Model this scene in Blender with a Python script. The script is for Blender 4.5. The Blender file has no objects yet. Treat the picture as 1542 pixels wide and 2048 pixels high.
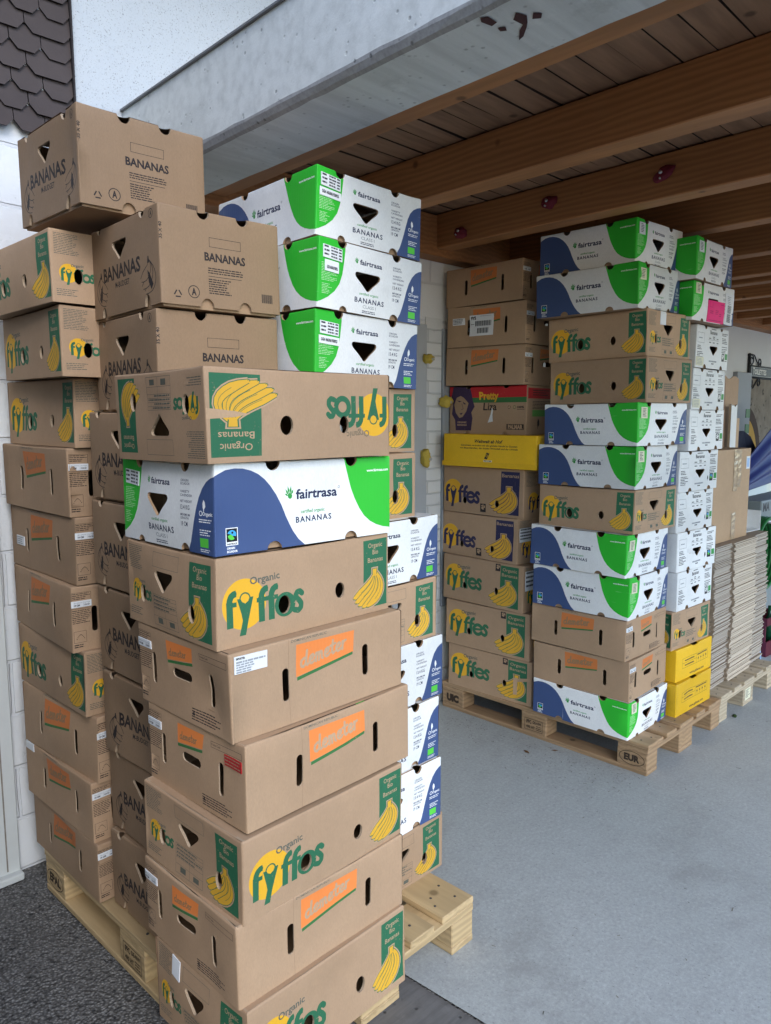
import bpy, bmesh, math, random
import numpy as np
from mathutils import Vector, Matrix, noise as mnoise
from mathutils.geometry import delaunay_2d_cdt

R = math.radians
SC = bpy.context.scene
COL = SC.collection
random.seed(7)

# ------------------------------------------------------------------ camera
CAM = (-0.9166, -1.2922, 1.5801)
YAW, PIT, ROL = -0.80121, -0.12294, -0.00204
cd = bpy.data.cameras.new("camera"); cam = bpy.data.objects.new("camera", cd); COL.objects.link(cam)
cd.sensor_fit = 'HORIZONTAL'; cd.sensor_width = 36.0; cd.lens = 36.0 * 1513.39 / 1542.0
cd.clip_start = 0.05; cd.clip_end = 400
_f = Vector((-math.sin(YAW) * math.cos(PIT), math.cos(YAW) * math.cos(PIT), math.sin(PIT)))
_r = Vector((math.cos(YAW), math.sin(YAW), 0)); _u = _r.cross(_f)
_c, _s = math.cos(ROL), math.sin(ROL)
_rr = _r * _c + _u * _s; _uu = _u * _c - _r * _s
cam.matrix_world = Matrix(((_rr.x, _uu.x, -_f.x, CAM[0]), (_rr.y, _uu.y, -_f.y, CAM[1]), (_rr.z, _uu.z, -_f.z, CAM[2]), (0, 0, 0, 1)))
SC.camera = cam

# ------------------------------------------------------------------ sky, sun, exposure
SUN_EL, SUN_AZ = R(38), R(205)          # azimuth clockwise from +Y: behind and left of the camera
w = bpy.data.worlds.new("World"); SC.world = w; w.use_nodes = True
nt = w.node_tree; nt.nodes.clear()
sky = nt.nodes.new('ShaderNodeTexSky'); sky.sky_type = 'NISHITA'; sky.sun_disc = False
sky.sun_elevation = SUN_EL; sky.sun_rotation = SUN_AZ
sky.air_density = 1.0; sky.dust_density = 0.6; sky.ozone_density = 2.0
bg = nt.nodes.new('ShaderNodeBackground'); bg.inputs['Strength'].default_value = 0.15
wo = nt.nodes.new('ShaderNodeOutputWorld')
nt.links.new(sky.outputs[0], bg.inputs[0]); nt.links.new(bg.outputs[0], wo.inputs[0])
sl = bpy.data.lights.new("sun", 'SUN'); sl.energy = 0.55; sl.angle = R(30); sl.color = (1.0, 0.975, 0.94)
sun = bpy.data.objects.new("sun", sl); COL.objects.link(sun)
_d = Vector((math.sin(SUN_AZ) * math.cos(SUN_EL), math.cos(SUN_AZ) * math.cos(SUN_EL), math.sin(SUN_EL)))
sun.rotation_euler = _d.to_track_quat('Z', 'Y').to_euler()
SC.view_settings.view_transform = 'Standard'; SC.view_settings.look = 'None'
SC.view_settings.exposure = 1.56; SC.view_settings.gamma = 1.0; SC.view_settings.use_curve_mapping = False
SC.cycles.use_denoising = True
SC.cycles.max_bounces = 8; SC.cycles.diffuse_bounces = 5

# ------------------------------------------------------------------ materials
MATS = {}
def nodes_of(name):
    m = bpy.data.materials.new(name); m.use_nodes = True
    t = m.node_tree; b = t.nodes['Principled BSDF']
    MATS[name] = m
    return m, t, b
def N(t, kind, **kw):
    n = t.nodes.new(kind)
    for k, v in kw.items():
        if hasattr(n, k): setattr(n, k, v)
        else: n.inputs[k].default_value = v
    return n
def mixc(t, fac, a, b, blend='MIX'):
    n = t.nodes.new('ShaderNodeMix'); n.data_type = 'RGBA'; n.blend_type = blend
    for sock, v in ((0, fac), (6, a), (7, b)):
        if isinstance(v, bpy.types.NodeSocket): t.links.new(v, n.inputs[sock])
        else: n.inputs[sock].default_value = v if sock == 0 else (*v[:3], 1)
    return n.outputs[2]
def ramp(t, fac, p0, p1, c0=(0, 0, 0), c1=(1, 1, 1)):
    n = t.nodes.new('ShaderNodeValToRGB')
    n.color_ramp.elements[0].position = p0; n.color_ramp.elements[1].position = p1
    n.color_ramp.elements[0].color = (*c0, 1); n.color_ramp.elements[1].color = (*c1, 1)
    t.links.new(fac, n.inputs[0]); return n.outputs[0]
def coords(t, scale=(1, 1, 1), rot=(0, 0, 0)):
    tc = t.nodes.new('ShaderNodeTexCoord'); mp = t.nodes.new('ShaderNodeMapping')
    mp.inputs['Scale'].default_value = scale; mp.inputs['Rotation'].default_value = rot
    t.links.new(tc.outputs['Object'], mp.inputs[0]); return mp.outputs[0]
def noise(t, v, scale, detail=4, rough=.55):
    n = N(t, 'ShaderNodeTexNoise'); n.inputs['Scale'].default_value = scale; n.inputs['Detail'].default_value = detail
    n.inputs['Roughness'].default_value = rough
    t.links.new(v, n.inputs['Vector']); return n.outputs['Fac']
def bump(t, b, h, strength, dist=.002):
    n = N(t, 'ShaderNodeBump'); n.inputs['Strength'].default_value = strength; n.inputs['Distance'].default_value = dist
    t.links.new(h, n.inputs['Height']); t.links.new(n.outputs[0], b.inputs['Normal'])
def sc(c, k): return tuple(max(0, x * k) for x in c)
def maths(t, op, a, b=None):
    n = t.nodes.new('ShaderNodeMath'); n.operation = op
    for i, v in enumerate((a, b)):
        if v is None: continue
        if isinstance(v, bpy.types.NodeSocket): t.links.new(v, n.inputs[i])
        else: n.inputs[i].default_value = v
    return n.outputs[0]
def simple(name, col, rough=.6, var=.12, scale=12, bmp=0, spec=.3, metal=0):
    m, t, b = nodes_of(name)
    v = coords(t); n = noise(t, v, scale, 5)
    c = mixc(t, n, sc(col, 1 - var), sc(col, 1 + var))
    t.links.new(c, b.inputs['Base Color']); b.inputs['Roughness'].default_value = rough
    b.inputs['Specular IOR Level'].default_value = spec; b.inputs['Metallic'].default_value = metal
    if bmp: bump(t, b, noise(t, v, scale * 8, 4), bmp)
    return m
KRAFT = (.432, .286, .176)
def board(name, col, ink=None, cover=1.0, rough=.62, spec=.25):
    """corrugated board, plain or printed: fibre mottling, faint flutes, a value of its own per box"""
    m, t, b = nodes_of(name)
    oi = N(t, 'ShaderNodeObjectInfo')
    rv = N(t, 'ShaderNodeVectorMath'); rv.operation = 'SCALE'; rv.inputs[0].default_value = (37, 23, 51); t.links.new(oi.outputs['Random'], rv.inputs['Scale'])
    def shifted(*a):
        ad = N(t, 'ShaderNodeVectorMath'); ad.operation = 'ADD'; t.links.new(coords(t, *a), ad.inputs[0]); t.links.new(rv.outputs[0], ad.inputs[1]); return ad.outputs[0]
    v = shifted()
    blot = noise(t, v, 3.2, 4, .6); fib = noise(t, shifted((1, 1, .35)), 420, 3)
    c = mixc(t, blot, sc(col, .80), sc(col, 1.16))
    c = mixc(t, maths(t, 'MULTIPLY', ramp(t, fib, .35, .75), .42), c, sc(col, .72)); c = mixc(t, maths(t, 'MULTIPLY', ramp(t, noise(t, v, 34, 5, .65), .45, .75), .22), c, sc(col, 1.16))
    smudge = ramp(t, noise(t, v, 6.5, 7, .72), .60, .80)
    c = mixc(t, maths(t, 'MULTIPLY', smudge, .42), c, sc(col, .64))
    scr = ramp(t, noise(t, shifted((3, 3, 40), (R(20), R(35), 0)), 2.2, 3, .6), .70, .76)
    scr2 = ramp(t, noise(t, shifted((40, 40, 3), (R(10), R(-15), 0)), 1.6, 3, .6), .71, .76)
    wear = maths(t, 'MULTIPLY', maths(t, 'MAXIMUM', scr, scr2), ramp(t, noise(t, v, 4, 2), .45, .65))
    c = mixc(t, maths(t, 'MULTIPLY', wear, .35), c, sc(col, 1.3))
    if ink:
        base = c
        worn = noise(t, v, 190, 4, .6)
        mask = ramp(t, worn, .20 if cover < 1 else .08, .36 if cover < 1 else .22)
        mask = maths(t, 'MULTIPLY', mask, maths(t, 'SUBTRACT', 1.0, maths(t, 'MULTIPLY', wear, .6)))
        i = mixc(t, blot, sc(ink, .90), sc(ink, 1.1))
        i = mixc(t, maths(t, 'MULTIPLY', mask, cover), base, i)
        c = i
    hs = N(t, 'ShaderNodeHueSaturation')
    t.links.new(c, hs.inputs['Color'])
    t.links.new(maths(t, 'ADD', maths(t, 'MULTIPLY', oi.outputs['Random'], .22), .87), hs.inputs['Value'])
    ge = N(t, 'ShaderNodeNewGeometry')                   # the inner face of the board is plain kraft
    t.links.new(mixc(t, ge.outputs['Backfacing'], hs.outputs[0], (.26, .165, .10)), b.inputs['Base Color'])
    b.inputs['Roughness'].default_value = rough; b.inputs['Specular IOR Level'].default_value = spec
    wv = N(t, 'ShaderNodeTexWave'); wv.wave_type = 'BANDS'; wv.bands_direction = 'X'
    wv.inputs['Scale'].default_value = 1.0; wv.inputs['Distortion'].default_value = .4; wv.inputs['Detail'].default_value = 1
    t.links.new(coords(t, (42, 42, 1.5), (0, 0, R(45))), wv.inputs['Vector'])
    h = maths(t, 'ADD', maths(t, 'MULTIPLY', wv.outputs['Fac'], .16), maths(t, 'ADD', maths(t, 'MULTIPLY', noise(t, v, 11, 5, .6), 2.6), maths(t, 'MULTIPLY', fib, .12)))
    bump(t, b, h, .35, .0016)
    return m
board('kraft', KRAFT)
board('kraft_mb', (.325, .213, .128))
board('kraft_dark', (.30, .185, .118))
board('kraft_print', (.50, .335, .205))
board('kraft_edge', (.44, .33, .225))
board('kraft_inside', (.36, .235, .14))
board('crease', (.32, .20, .118))
WHITE = (.80, .81, .80)
board('white_board', WHITE, rough=.42, spec=.4)
def inks(pfx, base, d, cover=.95, rough=.5):
    for k, c in d.items(): board(pfx + k, base, ink=c, cover=cover, rough=rough)
inks('k_', KRAFT, dict(green=(.012, .135, .065), yellow=(.78, .42, .022), banana=(.70, .385, .03), grey=(.10, .11, .09), orange=(.80, .235, .055), dull=(.60, .185, .05), black=(.011, .011, .017),
     navy=(.011, .016, .075), purple=(.04, .022, .075), red=(.52, .012, .022), dgreen=(.03, .16, .045), soft=(.20, .155, .10), faint=(.30, .18, .09), lgreen=(.10, .36, .07)), .96, .6)
inks('w_', WHITE, dict(blue=(.050, .085, .205), green=(.030, .46, .034), navy=(.013, .020, .065), black=(.012, .012, .016), grey=(.22, .24, .26), lime=(.10, .55, .06), white=(.82, .83, .82), pale=(.45, .70, .40),
     dgreen=(.03, .28, .05), orange=(.7, .3, .06), sky=(.05, .35, .65)), 1.0, .4)
board('yellow_board', (.76, .45, .014), rough=.5, spec=.35)
inks('y_', (.76, .45, .014), dict(black=(.03, .028, .03), white=(.75, .72, .6), line=(.2, .13, .02)), 1.0, .5)
simple('paper', (.74, .76, .78), .5, .05); simple('paper_ink', (.06, .06, .07), .6); simple('paper_grey', (.32, .34, .36), .6)
simple('paper_blue', (.35, .52, .80), .5); simple('paper_pink', (.80, .015, .19), .5, .08); simple('pink_ink', (.42, .01, .10), .6); simple('paper_cream', (.70, .68, .50), .5)
# ------------------------------------------------------------------ mesh helpers
def link(name, me, mats, parent=None, **props):
    o = bpy.data.objects.new(name, me); COL.objects.link(o)
    for m in mats: me.materials.append(MATS[m] if isinstance(m, str) else m)
    if parent: o.parent = parent
    for k, v in props.items(): o[k] = v
    return o
class MB:
    """collects shapes with materials; build() links them as one mesh object"""
    def __init__(s): s.v = []; s.f = []; s.m = []; s.names = []; s.smooth = []
    def mi(s, name):
        if name not in s.names: s.names.append(name)
        return s.names.index(name)
    def add(s, verts, faces, mat, M=None, smooth=False):
        o = len(s.v); k = s.mi(mat)
        s.v += [tuple(M @ Vector(p)) if M else tuple(p) for p in verts]
        for f in faces: s.f.append(tuple(i + o for i in f)); s.m.append(k); s.smooth.append(smooth)
    def bm(s, b, mat, M=None, smooth=False):
        b.verts.ensure_lookup_table(); b.verts.index_update()
        s.add([v.co.copy() for v in b.verts], [[v.index for v in f.verts] for f in b.faces], mat, M, smooth); b.free()
    def box(s, lo, hi, mat, bev=0.0, M=None, seg=1):
        b = bmesh.new(); bmesh.ops.create_cube(b, size=1)
        for v in b.verts: v.co = Vector([lo[i] + (v.co[i] + .5) * (hi[i] - lo[i]) for i in range(3)])
        if bev: bmesh.ops.bevel(b, geom=b.edges[:], offset=bev, segments=seg, affect='EDGES', profile=.5)
        s.bm(b, mat, M)
    def tube(s, pts, r, mat, n=8, M=None, caps=True):
        pts = [Vector(p) for p in pts]; rings = []; vs = []; fs = []
        for i, p in enumerate(pts):
            d = (pts[min(i + 1, len(pts) - 1)] - pts[max(i - 1, 0)]).normalized()
            a = d.orthogonal().normalized() if i == 0 else (rings[-1] - d * rings[-1].dot(d)).normalized()
            rings.append(a); bb = d.cross(a); rr = r[i] if isinstance(r, (list, tuple)) else r
            vs += [p + (a * math.cos(2 * math.pi * k / n) + bb * math.sin(2 * math.pi * k / n)) * rr for k in range(n)]
        for i in range(len(pts) - 1):
            for k in range(n): fs.append((i * n + k, i * n + (k + 1) % n, (i + 1) * n + (k + 1) % n, (i + 1) * n + k))
        if caps: fs.append(tuple(range(n))[::-1]); fs.append(tuple((len(pts) - 1) * n + k for k in range(n)))
        s.add(vs, fs, mat, M, True)
    def blob(s, c, rad, mat, sub=3, amp=.12, freq=6, seed=0, M=None):
        b = bmesh.new(); bmesh.ops.create_icosphere(b, subdivisions=sub, radius=1)
        for v in b.verts:
            q = v.co.copy(); k = 1 + amp * mnoise.noise(q * freq * .3 + Vector((seed, 0, 0)))
            v.co = Vector((c[0] + q.x * rad[0] * k, c[1] + q.y * rad[1] * k, c[2] + q.z * rad[2] * k))
        s.bm(b, mat, M, True)
    def plate(s, polys, O, U, V, off, scale=1.0):
        """2-D polygons (points, material) laid on the plane through O spanned by U, V, lifted by off"""
        O, U, V = Vector(O), Vector(U), Vector(V); n = U.cross(V).normalized()
        for pts, mat in polys:
            if len(pts) >= 3: s.add([O + U * (p[0] * scale) + V * (p[1] * scale) + n * off for p in pts], [tuple(range(len(pts)))], mat)
    def build(s, name, parent=None, **props):
        me = bpy.data.meshes.new(name); me.from_pydata(s.v, [], s.f); me.update()
        o = link(name, me, s.names, parent, **props)
        me.polygons.foreach_set('material_index', s.m); me.polygons.foreach_set('use_smooth', s.smooth)
        return o
def thing(name, label, cat, loc=(0, 0, 0), rot=(0, 0, 0), group=None):
    o = bpy.data.objects.new(name, None); COL.objects.link(o); o.empty_display_size = .1
    o.location = loc; o.rotation_euler = rot; o['label'] = label; o['category'] = cat
    if group: o['group'] = group
    return o
def tag(o, label, cat, group=None):
    o['label'] = label; o['category'] = cat
    if group: o['group'] = group
    return o

# ------------------------------------------------------------------ print: 2-D artwork as polygons
_txt = {}
def text_mesh(s, shear=0, offset=0, space=1):
    key = (s, shear, offset, space)
    if key not in _txt:
        c = bpy.data.curves.new('t', 'FONT'); c.body = s; c.shear = shear; c.offset = offset; c.space_character = space
        c.resolution_u = 2
        o = bpy.data.objects.new('t', c); COL.objects.link(o)
        dg = bpy.context.evaluated_depsgraph_get(); me = bpy.data.meshes.new_from_object(o.evaluated_get(dg))
        v = np.array([(p.co.x, p.co.y) for p in me.vertices]) if len(me.vertices) else np.zeros((0, 2))
        f = [tuple(p.vertices) for p in me.polygons]
        bpy.data.objects.remove(o); bpy.data.curves.remove(c); bpy.data.meshes.remove(me)
        _txt[key] = (v, f)
    return _txt[key]
class Art:
    def __init__(s, W, H): s.W, s.H = W, H; s.p = []; s.holes = []; s.top = []; s.bot = []
    def poly(s, pts, mat):
        a = sum(pts[i][0] * pts[(i + 1) % len(pts)][1] - pts[(i + 1) % len(pts)][0] * pts[i][1] for i in range(len(pts)))
        if abs(a) < 1e-9: return
        s.p.append((list(pts) if a > 0 else list(pts)[::-1], mat))
    def rect(s, x0, y0, x1, y1, mat): s.poly([(x0, y0), (x1, y0), (x1, y1), (x0, y1)], mat)
    def ell(s, cx, cy, rx, ry, mat, n=28): s.poly([(cx + rx * math.cos(2 * math.pi * k / n), cy + ry * math.sin(2 * math.pi * k / n)) for k in range(n)], mat)
    def stroke(s, pts, wd, mat, cap=True):
        for (x0, y0), (x1, y1) in zip(pts[:-1], pts[1:]):
            d = math.hypot(x1 - x0, y1 - y0)
            if d < 1e-6: continue
            nx, ny = -(y1 - y0) / d * wd / 2, (x1 - x0) / d * wd / 2
            s.poly([(x0 - nx, y0 - ny), (x1 - nx, y1 - ny), (x1 + nx, y1 + ny), (x0 + nx, y0 + ny)], mat)
        js = pts if cap else pts[1:-1]
        if wd > .002:
            for x, y in js: s.ell(x, y, wd / 2, wd / 2, mat, 10)
    def frame(s, x0, y0, x1, y1, wd, mat):
        s.rect(x0, y0, x1, y0 + wd, mat); s.rect(x0, y1 - wd, x1, y1, mat); s.rect(x0, y0, x0 + wd, y1, mat); s.rect(x1 - wd, y0, x1, y1, mat)
    def ring(s, cx, cy, r, wd, mat, n=20, a0=0, a1=360):
        q = [(cx + r * math.cos(R(a0 + (a1 - a0) * k / n)), cy + r * math.sin(R(a0 + (a1 - a0) * k / n))) for k in range(n + 1)]
        s.stroke(q, wd, mat, a1 - a0 < 360)
    def text(s, txt, x, y, h, mat, width=None, align='l', bold=0.0, shear=0, rot=0, space=1):
        v, f = text_mesh(txt, shear, round(bold * 1.7 + .007, 4), space)
        if not len(v): return
        k = h / .682; x0, x1 = v[:, 0].min(), v[:, 0].max(); kx = width / (x1 - x0) if width else k
        ox = {'l': 0, 'c': -(x1 - x0) / 2, 'r': -(x1 - x0)}[align]
        ca, sa = math.cos(R(rot)), math.sin(R(rot))
        q = np.stack([(v[:, 0] - x0 + ox) * kx, v[:, 1] * k], 1)
        q = np.stack([x + q[:, 0] * ca - q[:, 1] * sa, y + q[:, 0] * sa + q[:, 1] * ca], 1)
        for t in f: s.poly([tuple(q[i]) for i in t], mat)
    def micro(s, x0, y1, x1, rows, dy, mat, th=.42, seed=1, ragged=.3):
        rg = random.Random(seed)
        for r_ in range(rows):
            y = y1 - r_ * dy; x = x0; end = x1 - rg.random() * ragged * (x1 - x0)
            while x < end:
                l = min(end - x, .004 + rg.random() * .011)
                if l > .001: s.rect(x, y - dy * th, x + l, y, mat)
                x += l + .0016
    def notch_t(s, u, r=.018, d=.019): s.top.append((u, r, d))
    def notch_b(s, u, r=.018, d=.017): s.bot.append((u, r, d))
    def hole(s, pts): s.holes.append(pts)
    def hole_ell(s, cx, cy, rx, ry, n=16): s.hole([(cx + rx * math.cos(2 * math.pi * k / n), cy + ry * math.sin(2 * math.pi * k / n)) for k in range(n)])
    def hole_slot(s, cx, y0, y1, wd):
        r = wd / 2; q = []
        for k in range(9): q.append((cx + r * math.cos(math.pi * k / 8), y1 - r + r * math.sin(math.pi * k / 8)))
        for k in range(9): q.append((cx - r * math.cos(math.pi * k / 8), y0 + r - r * math.sin(math.pi * k / 8)))
        s.hole(q)
    def hole_hand(s, x0, x1, y0, y1):
        r = (y1 - y0) / 2; q = []
        for k in range(9): q.append((x1 - r + r * math.sin(math.pi * k / 8), (y0 + y1) / 2 - r * math.cos(math.pi * k / 8)))
        for k in range(9): q.append((x0 + r - r * math.sin(math.pi * k / 8), (y0 + y1) / 2 + r * math.cos(math.pi * k / 8)))
        s.hole(q)
    def heart(s, cx, yt, yb, wd):
        h = yt - yb; w2 = wd / 2
        s.hole([(cx + w2 * a, yb + h * b) for a, b in ((0, 0), (.10, .03), (.22, .13), (.48, .36), (.78, .58), (.94, .72), (1, .83), (.98, .92), (.91, .98), (.80, 1.0), (-.80, 1.0), (-.91, .98), (-.98, .92), (-1, .83), (-.94, .72), (-.78, .58), (-.48, .36), (-.22, .13), (-.10, .03))])
    def flip(s):
        f = lambda q: [(s.W - x, s.H - y) for x, y in q]
        s.p = [(f(q), m) for q, m in s.p]; s.holes = [f(q) for q in s.holes]
        s.top, s.bot = [(s.W - u, r, d) for u, r, d in s.bot], [(s.W - u, r, d) for u, r, d in s.top]
        return s
def quad(p0, p1, p2, n=10):
    return [((1 - t) ** 2 * p0[0] + 2 * t * (1 - t) * p1[0] + t * t * p2[0], (1 - t) ** 2 * p0[1] + 2 * t * (1 - t) * p1[1] + t * t * p2[1]) for t in [k / n for k in range(n + 1)]]
def finger(p0, p1, p2, wd, n=10, grow=0.0):
    c = quad(p0, p1, p2, n); L, Rr = [], []
    for i, (x, y) in enumerate(c):
        a = c[max(i - 1, 0)]; b = c[min(i + 1, n)]; d = math.hypot(b[0] - a[0], b[1] - a[1]) or 1
        nx, ny = -(b[1] - a[1]) / d, (b[0] - a[0]) / d; t = i / n
        h = wd * (.30 + .70 * math.sin(min(1, t * 1.15) * math.pi * .62) ** 1.2) * (1 if t < .85 else 1 - (t - .85) / .15 * .62) + grow
        L.append((x + nx * h, y + ny * h)); Rr.append((x - nx * h, y - ny * h))
    return L + Rr[::-1]
def bunch(a, x0, y0, x1, y1, ink, fill, halo):
    W_, H_ = x1 - x0, y1 - y0
    T = lambda p: (x0 + p[0] * W_, y0 + p[1] * H_)
    st = (.70, .93)
    F = [((.07, .33), (.66, .58)), ((.12, .22), (.78, .46)), ((.21, .13), (.90, .38)), ((.33, .07), (1.0, .33)), ((.47, .06), (1.20, .40))]
    k = min(W_, H_)
    for tip, ctl in F: a.poly(finger(T(st), T(ctl), T(tip), .108 * k, grow=.045 * k), halo)
    a.poly([T(p) for p in ((.60, .86), (.80, .86), (.81, 1.03), (.59, 1.03))], halo)
    for tip, ctl in F:
        a.poly(finger(T(st), T(ctl), T(tip), .108 * k, grow=.013 * k), ink); a.poly(finger(T(st), T(ctl), T(tip), .108 * k, grow=-.003 * k), fill)
        c = quad(T(st), T(ctl), T(tip), 10); a.stroke(c[2:9], .010 * k, ink, False)
        a.ell(*T((tip[0] - .005, tip[1] - .01)), .035 * k, .030 * k, ink, 8); a.ell(*T((tip[0], tip[1])), .024 * k, .020 * k, fill, 8)
    a.poly([T(p) for p in ((.625, .84), (.775, .84), (.785, 1.0), (.615, 1.0))], ink); a.poly([T(p) for p in ((.645, .80), (.755, .80), (.765, .985), (.635, .985))], fill)
def fyf(a, x0, y0, wd, ink, sun_, organic=None, eo=True):
    k = wd; S = lambda pts: [(x0 + x * k, y0 + y * k) for x, y in pts]
    a.ell(x0 + .225 * k, y0 + .235 * k, .275 * k, .275 * k, sun_, 36)
    th = .072 * k
    if organic: a.text('Organic', x0 + .31 * k, y0 + .430 * k, .078 * k, organic, .38 * k, rot=3, bold=.010)
    for ox in (.040, .440, .570):
        a.poly(S([(ox - .039, 0), (ox + .039, 0), (ox + .039, .28), (ox - .039, .28)]), ink)
        a.stroke(S([(ox, .26), (ox + .005, .300), (ox + .026, .340), (ox + .060, .360), (ox + .088, .362)]), th, ink, False); a.ell(x0 + (ox + .005) * k, y0 + .300 * k, th / 2, th / 2, ink, 12); a.ell(x0 + (ox + .026) * k, y0 + .340 * k, th / 2, th / 2, ink, 12); a.ell(x0 + (ox + .060) * k, y0 + .360 * k, th / 2, th / 2, ink, 12)
        a.rect(*S([(ox - (.060 if ox > .1 else .039), .222)])[0], *S([(ox + .088, .272)])[0], ink)
    a.poly(S([(.136, .300), (.178, .300), (.196, .262), (.235, .240), (.274, .262), (.292, .300), (.340, .300), (.292, .14), (.262, .03), (.232, -.105), (.152, -.105), (.178, -.01), (.196, .06), (.182, .13)]), ink)
    a.ring(x0 + .235 * k, y0 + .292 * k, .062 * k, .016 * k, ink, 12, 0, 180)
    a.ring(x0 + .752 * k, y0 + .138 * k, .104 * k, th, ink, 22, 0 if eo else 20, 360 if eo else 330)
    if not eo: a.stroke(S([(.66, .138), (.85, .15)]), .048 * k, ink, False)
    a.stroke(S([(.985, .228), (.955, .256), (.918, .252), (.898, .222), (.908, .184), (.945, .150), (.972, .112), (.968, .066), (.932, .036), (.880, .052)]), .066 * k, ink)
LET = dict(d=([[(.85, .78), (.55, .98), (.2, .8), (.1, .45), (.2, .12), (.45, .0), (.72, .2), (.86, .7), (.95, 1.75)], [(.86, .7), (.86, .2), (1.0, .02), (1.15, .1)]], 1.2),
    e=([[(.1, .42), (.55, .5), (.74, .75), (.6, .97), (.35, .93), (.14, .62), (.14, .25), (.35, .02), (.62, .04), (.85, .22)]], .95),
    m=([[(.12, 0), (.12, .95)], [(.12, .55), (.3, .92), (.48, .88), (.52, .6), (.52, 0)], [(.52, .55), (.72, .92), (.9, .88), (.94, .6), (.94, .15), (1.1, .02)]], 1.25),
    t=([[(.38, 1.6), (.3, .8), (.26, .25), (.42, .02), (.66, .12)], [(0, 1.02), (.75, 1.1)]], .78), r=([[(.12, .95), (.14, .4), (.12, 0)], [(.13, .5), (.32, .9), (.62, .92)]], .7))
def script(a, word, x, y, xh, mat, rot, wd):
    ca, sa = math.cos(R(rot)), math.sin(R(rot)); cx = 0
    for ch in word:
        st, adv = LET[ch]
        for q in st:
            z = [((cx + px + .12 * py) * xh, py * xh) for px, py in q]
            a.stroke([(x + px * ca - py * sa, y + px * sa + py * ca) for px, py in z], wd, mat)
        cx += adv
def hand(a, x, y, h, mat):
    for ang, l in ((58, .78), (80, .98), (102, 1.0), (124, .86), (150, .66)):
        dx, dy = math.cos(R(ang)), math.sin(R(ang)); b = (x + dx * h * .18, y + h * .16 + dy * h * .12); e = (x + dx * h * l * .78, y + h * .1 + dy * h * l * .88); n = (-dy * h * .085, dx * h * .085)
        m_ = ((b[0] + e[0]) / 2, (b[1] + e[1]) / 2)
        a.poly([b, (m_[0] - n[0], m_[1] - n[1]), e, (m_[0] + n[0], m_[1] + n[1])], mat)
    a.ell(x, y + h * .2, h * .2, h * .22, mat, 10)
def swirl(a, x0, y0, x1, y1, frame_, c1, c2, bgm):
    a.rect(x0, y0, x1, y1, frame_); m_ = (x1 - x0) * .06; a.rect(x0 + m_, y0 + m_ + (y1 - y0) * .16, x1 - m_, y1 - m_, bgm)
    cx, cy, r_ = (x0 + x1) / 2, y0 + (y1 - y0) * .6, (x1 - x0) * .34
    a.poly([(cx + r_ * 1.1 * math.cos(R(t)), cy + r_ * math.sin(R(t))) for t in range(-20, 170, 15)] + [(cx - r_ * .2, cy + r_ * .1), (cx + r_ * .1, cy - r_ * .2)], c1)
    a.poly([(cx + r_ * 1.0 * math.cos(R(t)), cy + r_ * 1.1 * math.sin(R(t))) for t in range(190, 320, 15)] + [(cx + r_ * .1, cy - r_ * .1), (cx - r_ * .3, cy + r_ * .1)], c2)
    a.ell(cx + r_ * .15, cy + r_ * .45, r_ * .26, r_ * .26, bgm, 10)
def leaf(a, x, y, h, mat):
    a.poly([(x, y), (x + h * .28, y + h * .35), (x + h * .22, y + h * .75), (x + h * .02, y + h), (x - h * .14, y + h * .62), (x - h * .12, y + h * .25)], mat)
    a.stroke([(x - h * .02, y - h * .12), (x + h * .06, y + h * .3)], h * .08, mat, False)
def eurect(a, x0, y0, x1, y1, mat):
    a.frame(x0, y0, x1, y1, .0008, mat)
    for t in range(9):
        u = t / 8; a.rect(x0 + (x1 - x0) * (.2 + .6 * u), y0 + (y1 - y0) * (.3 + .35 * math.sin(u * 3.1)), x0 + (x1 - x0) * (.2 + .6 * u) + .0022, y0 + (y1 - y0) * (.3 + .35 * math.sin(u * 3.1)) + .0022, mat)
def grid_tab(a, x0, y0, x1, y1, mat):
    a.frame(x0, y0, x1, y1, .0009, mat)
    for k in (.30, .52, .64, .76, .88): a.rect(x0, y0 + (y1 - y0) * k, x1, y0 + (y1 - y0) * k + .0008, mat)
    a.rect(x0 + (x1 - x0) * .52, y0, x0 + (x1 - x0) * .52 + .0008, y1, mat)
    a.micro(x0 + .004, y1 - .003, x1 - .004, 4, (y1 - y0) * .12, mat, .4, 5)
    a.rect(x0 + (x1 - x0) * .18, y0 + (y1 - y0) * .08, x0 + (x1 - x0) * .38, y0 + (y1 - y0) * .27, mat); a.rect(x0 + (x1 - x0) * .66, y0 + (y1 - y0) * .08, x0 + (x1 - x0) * .86, y0 + (y1 - y0) * .25, mat)

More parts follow.
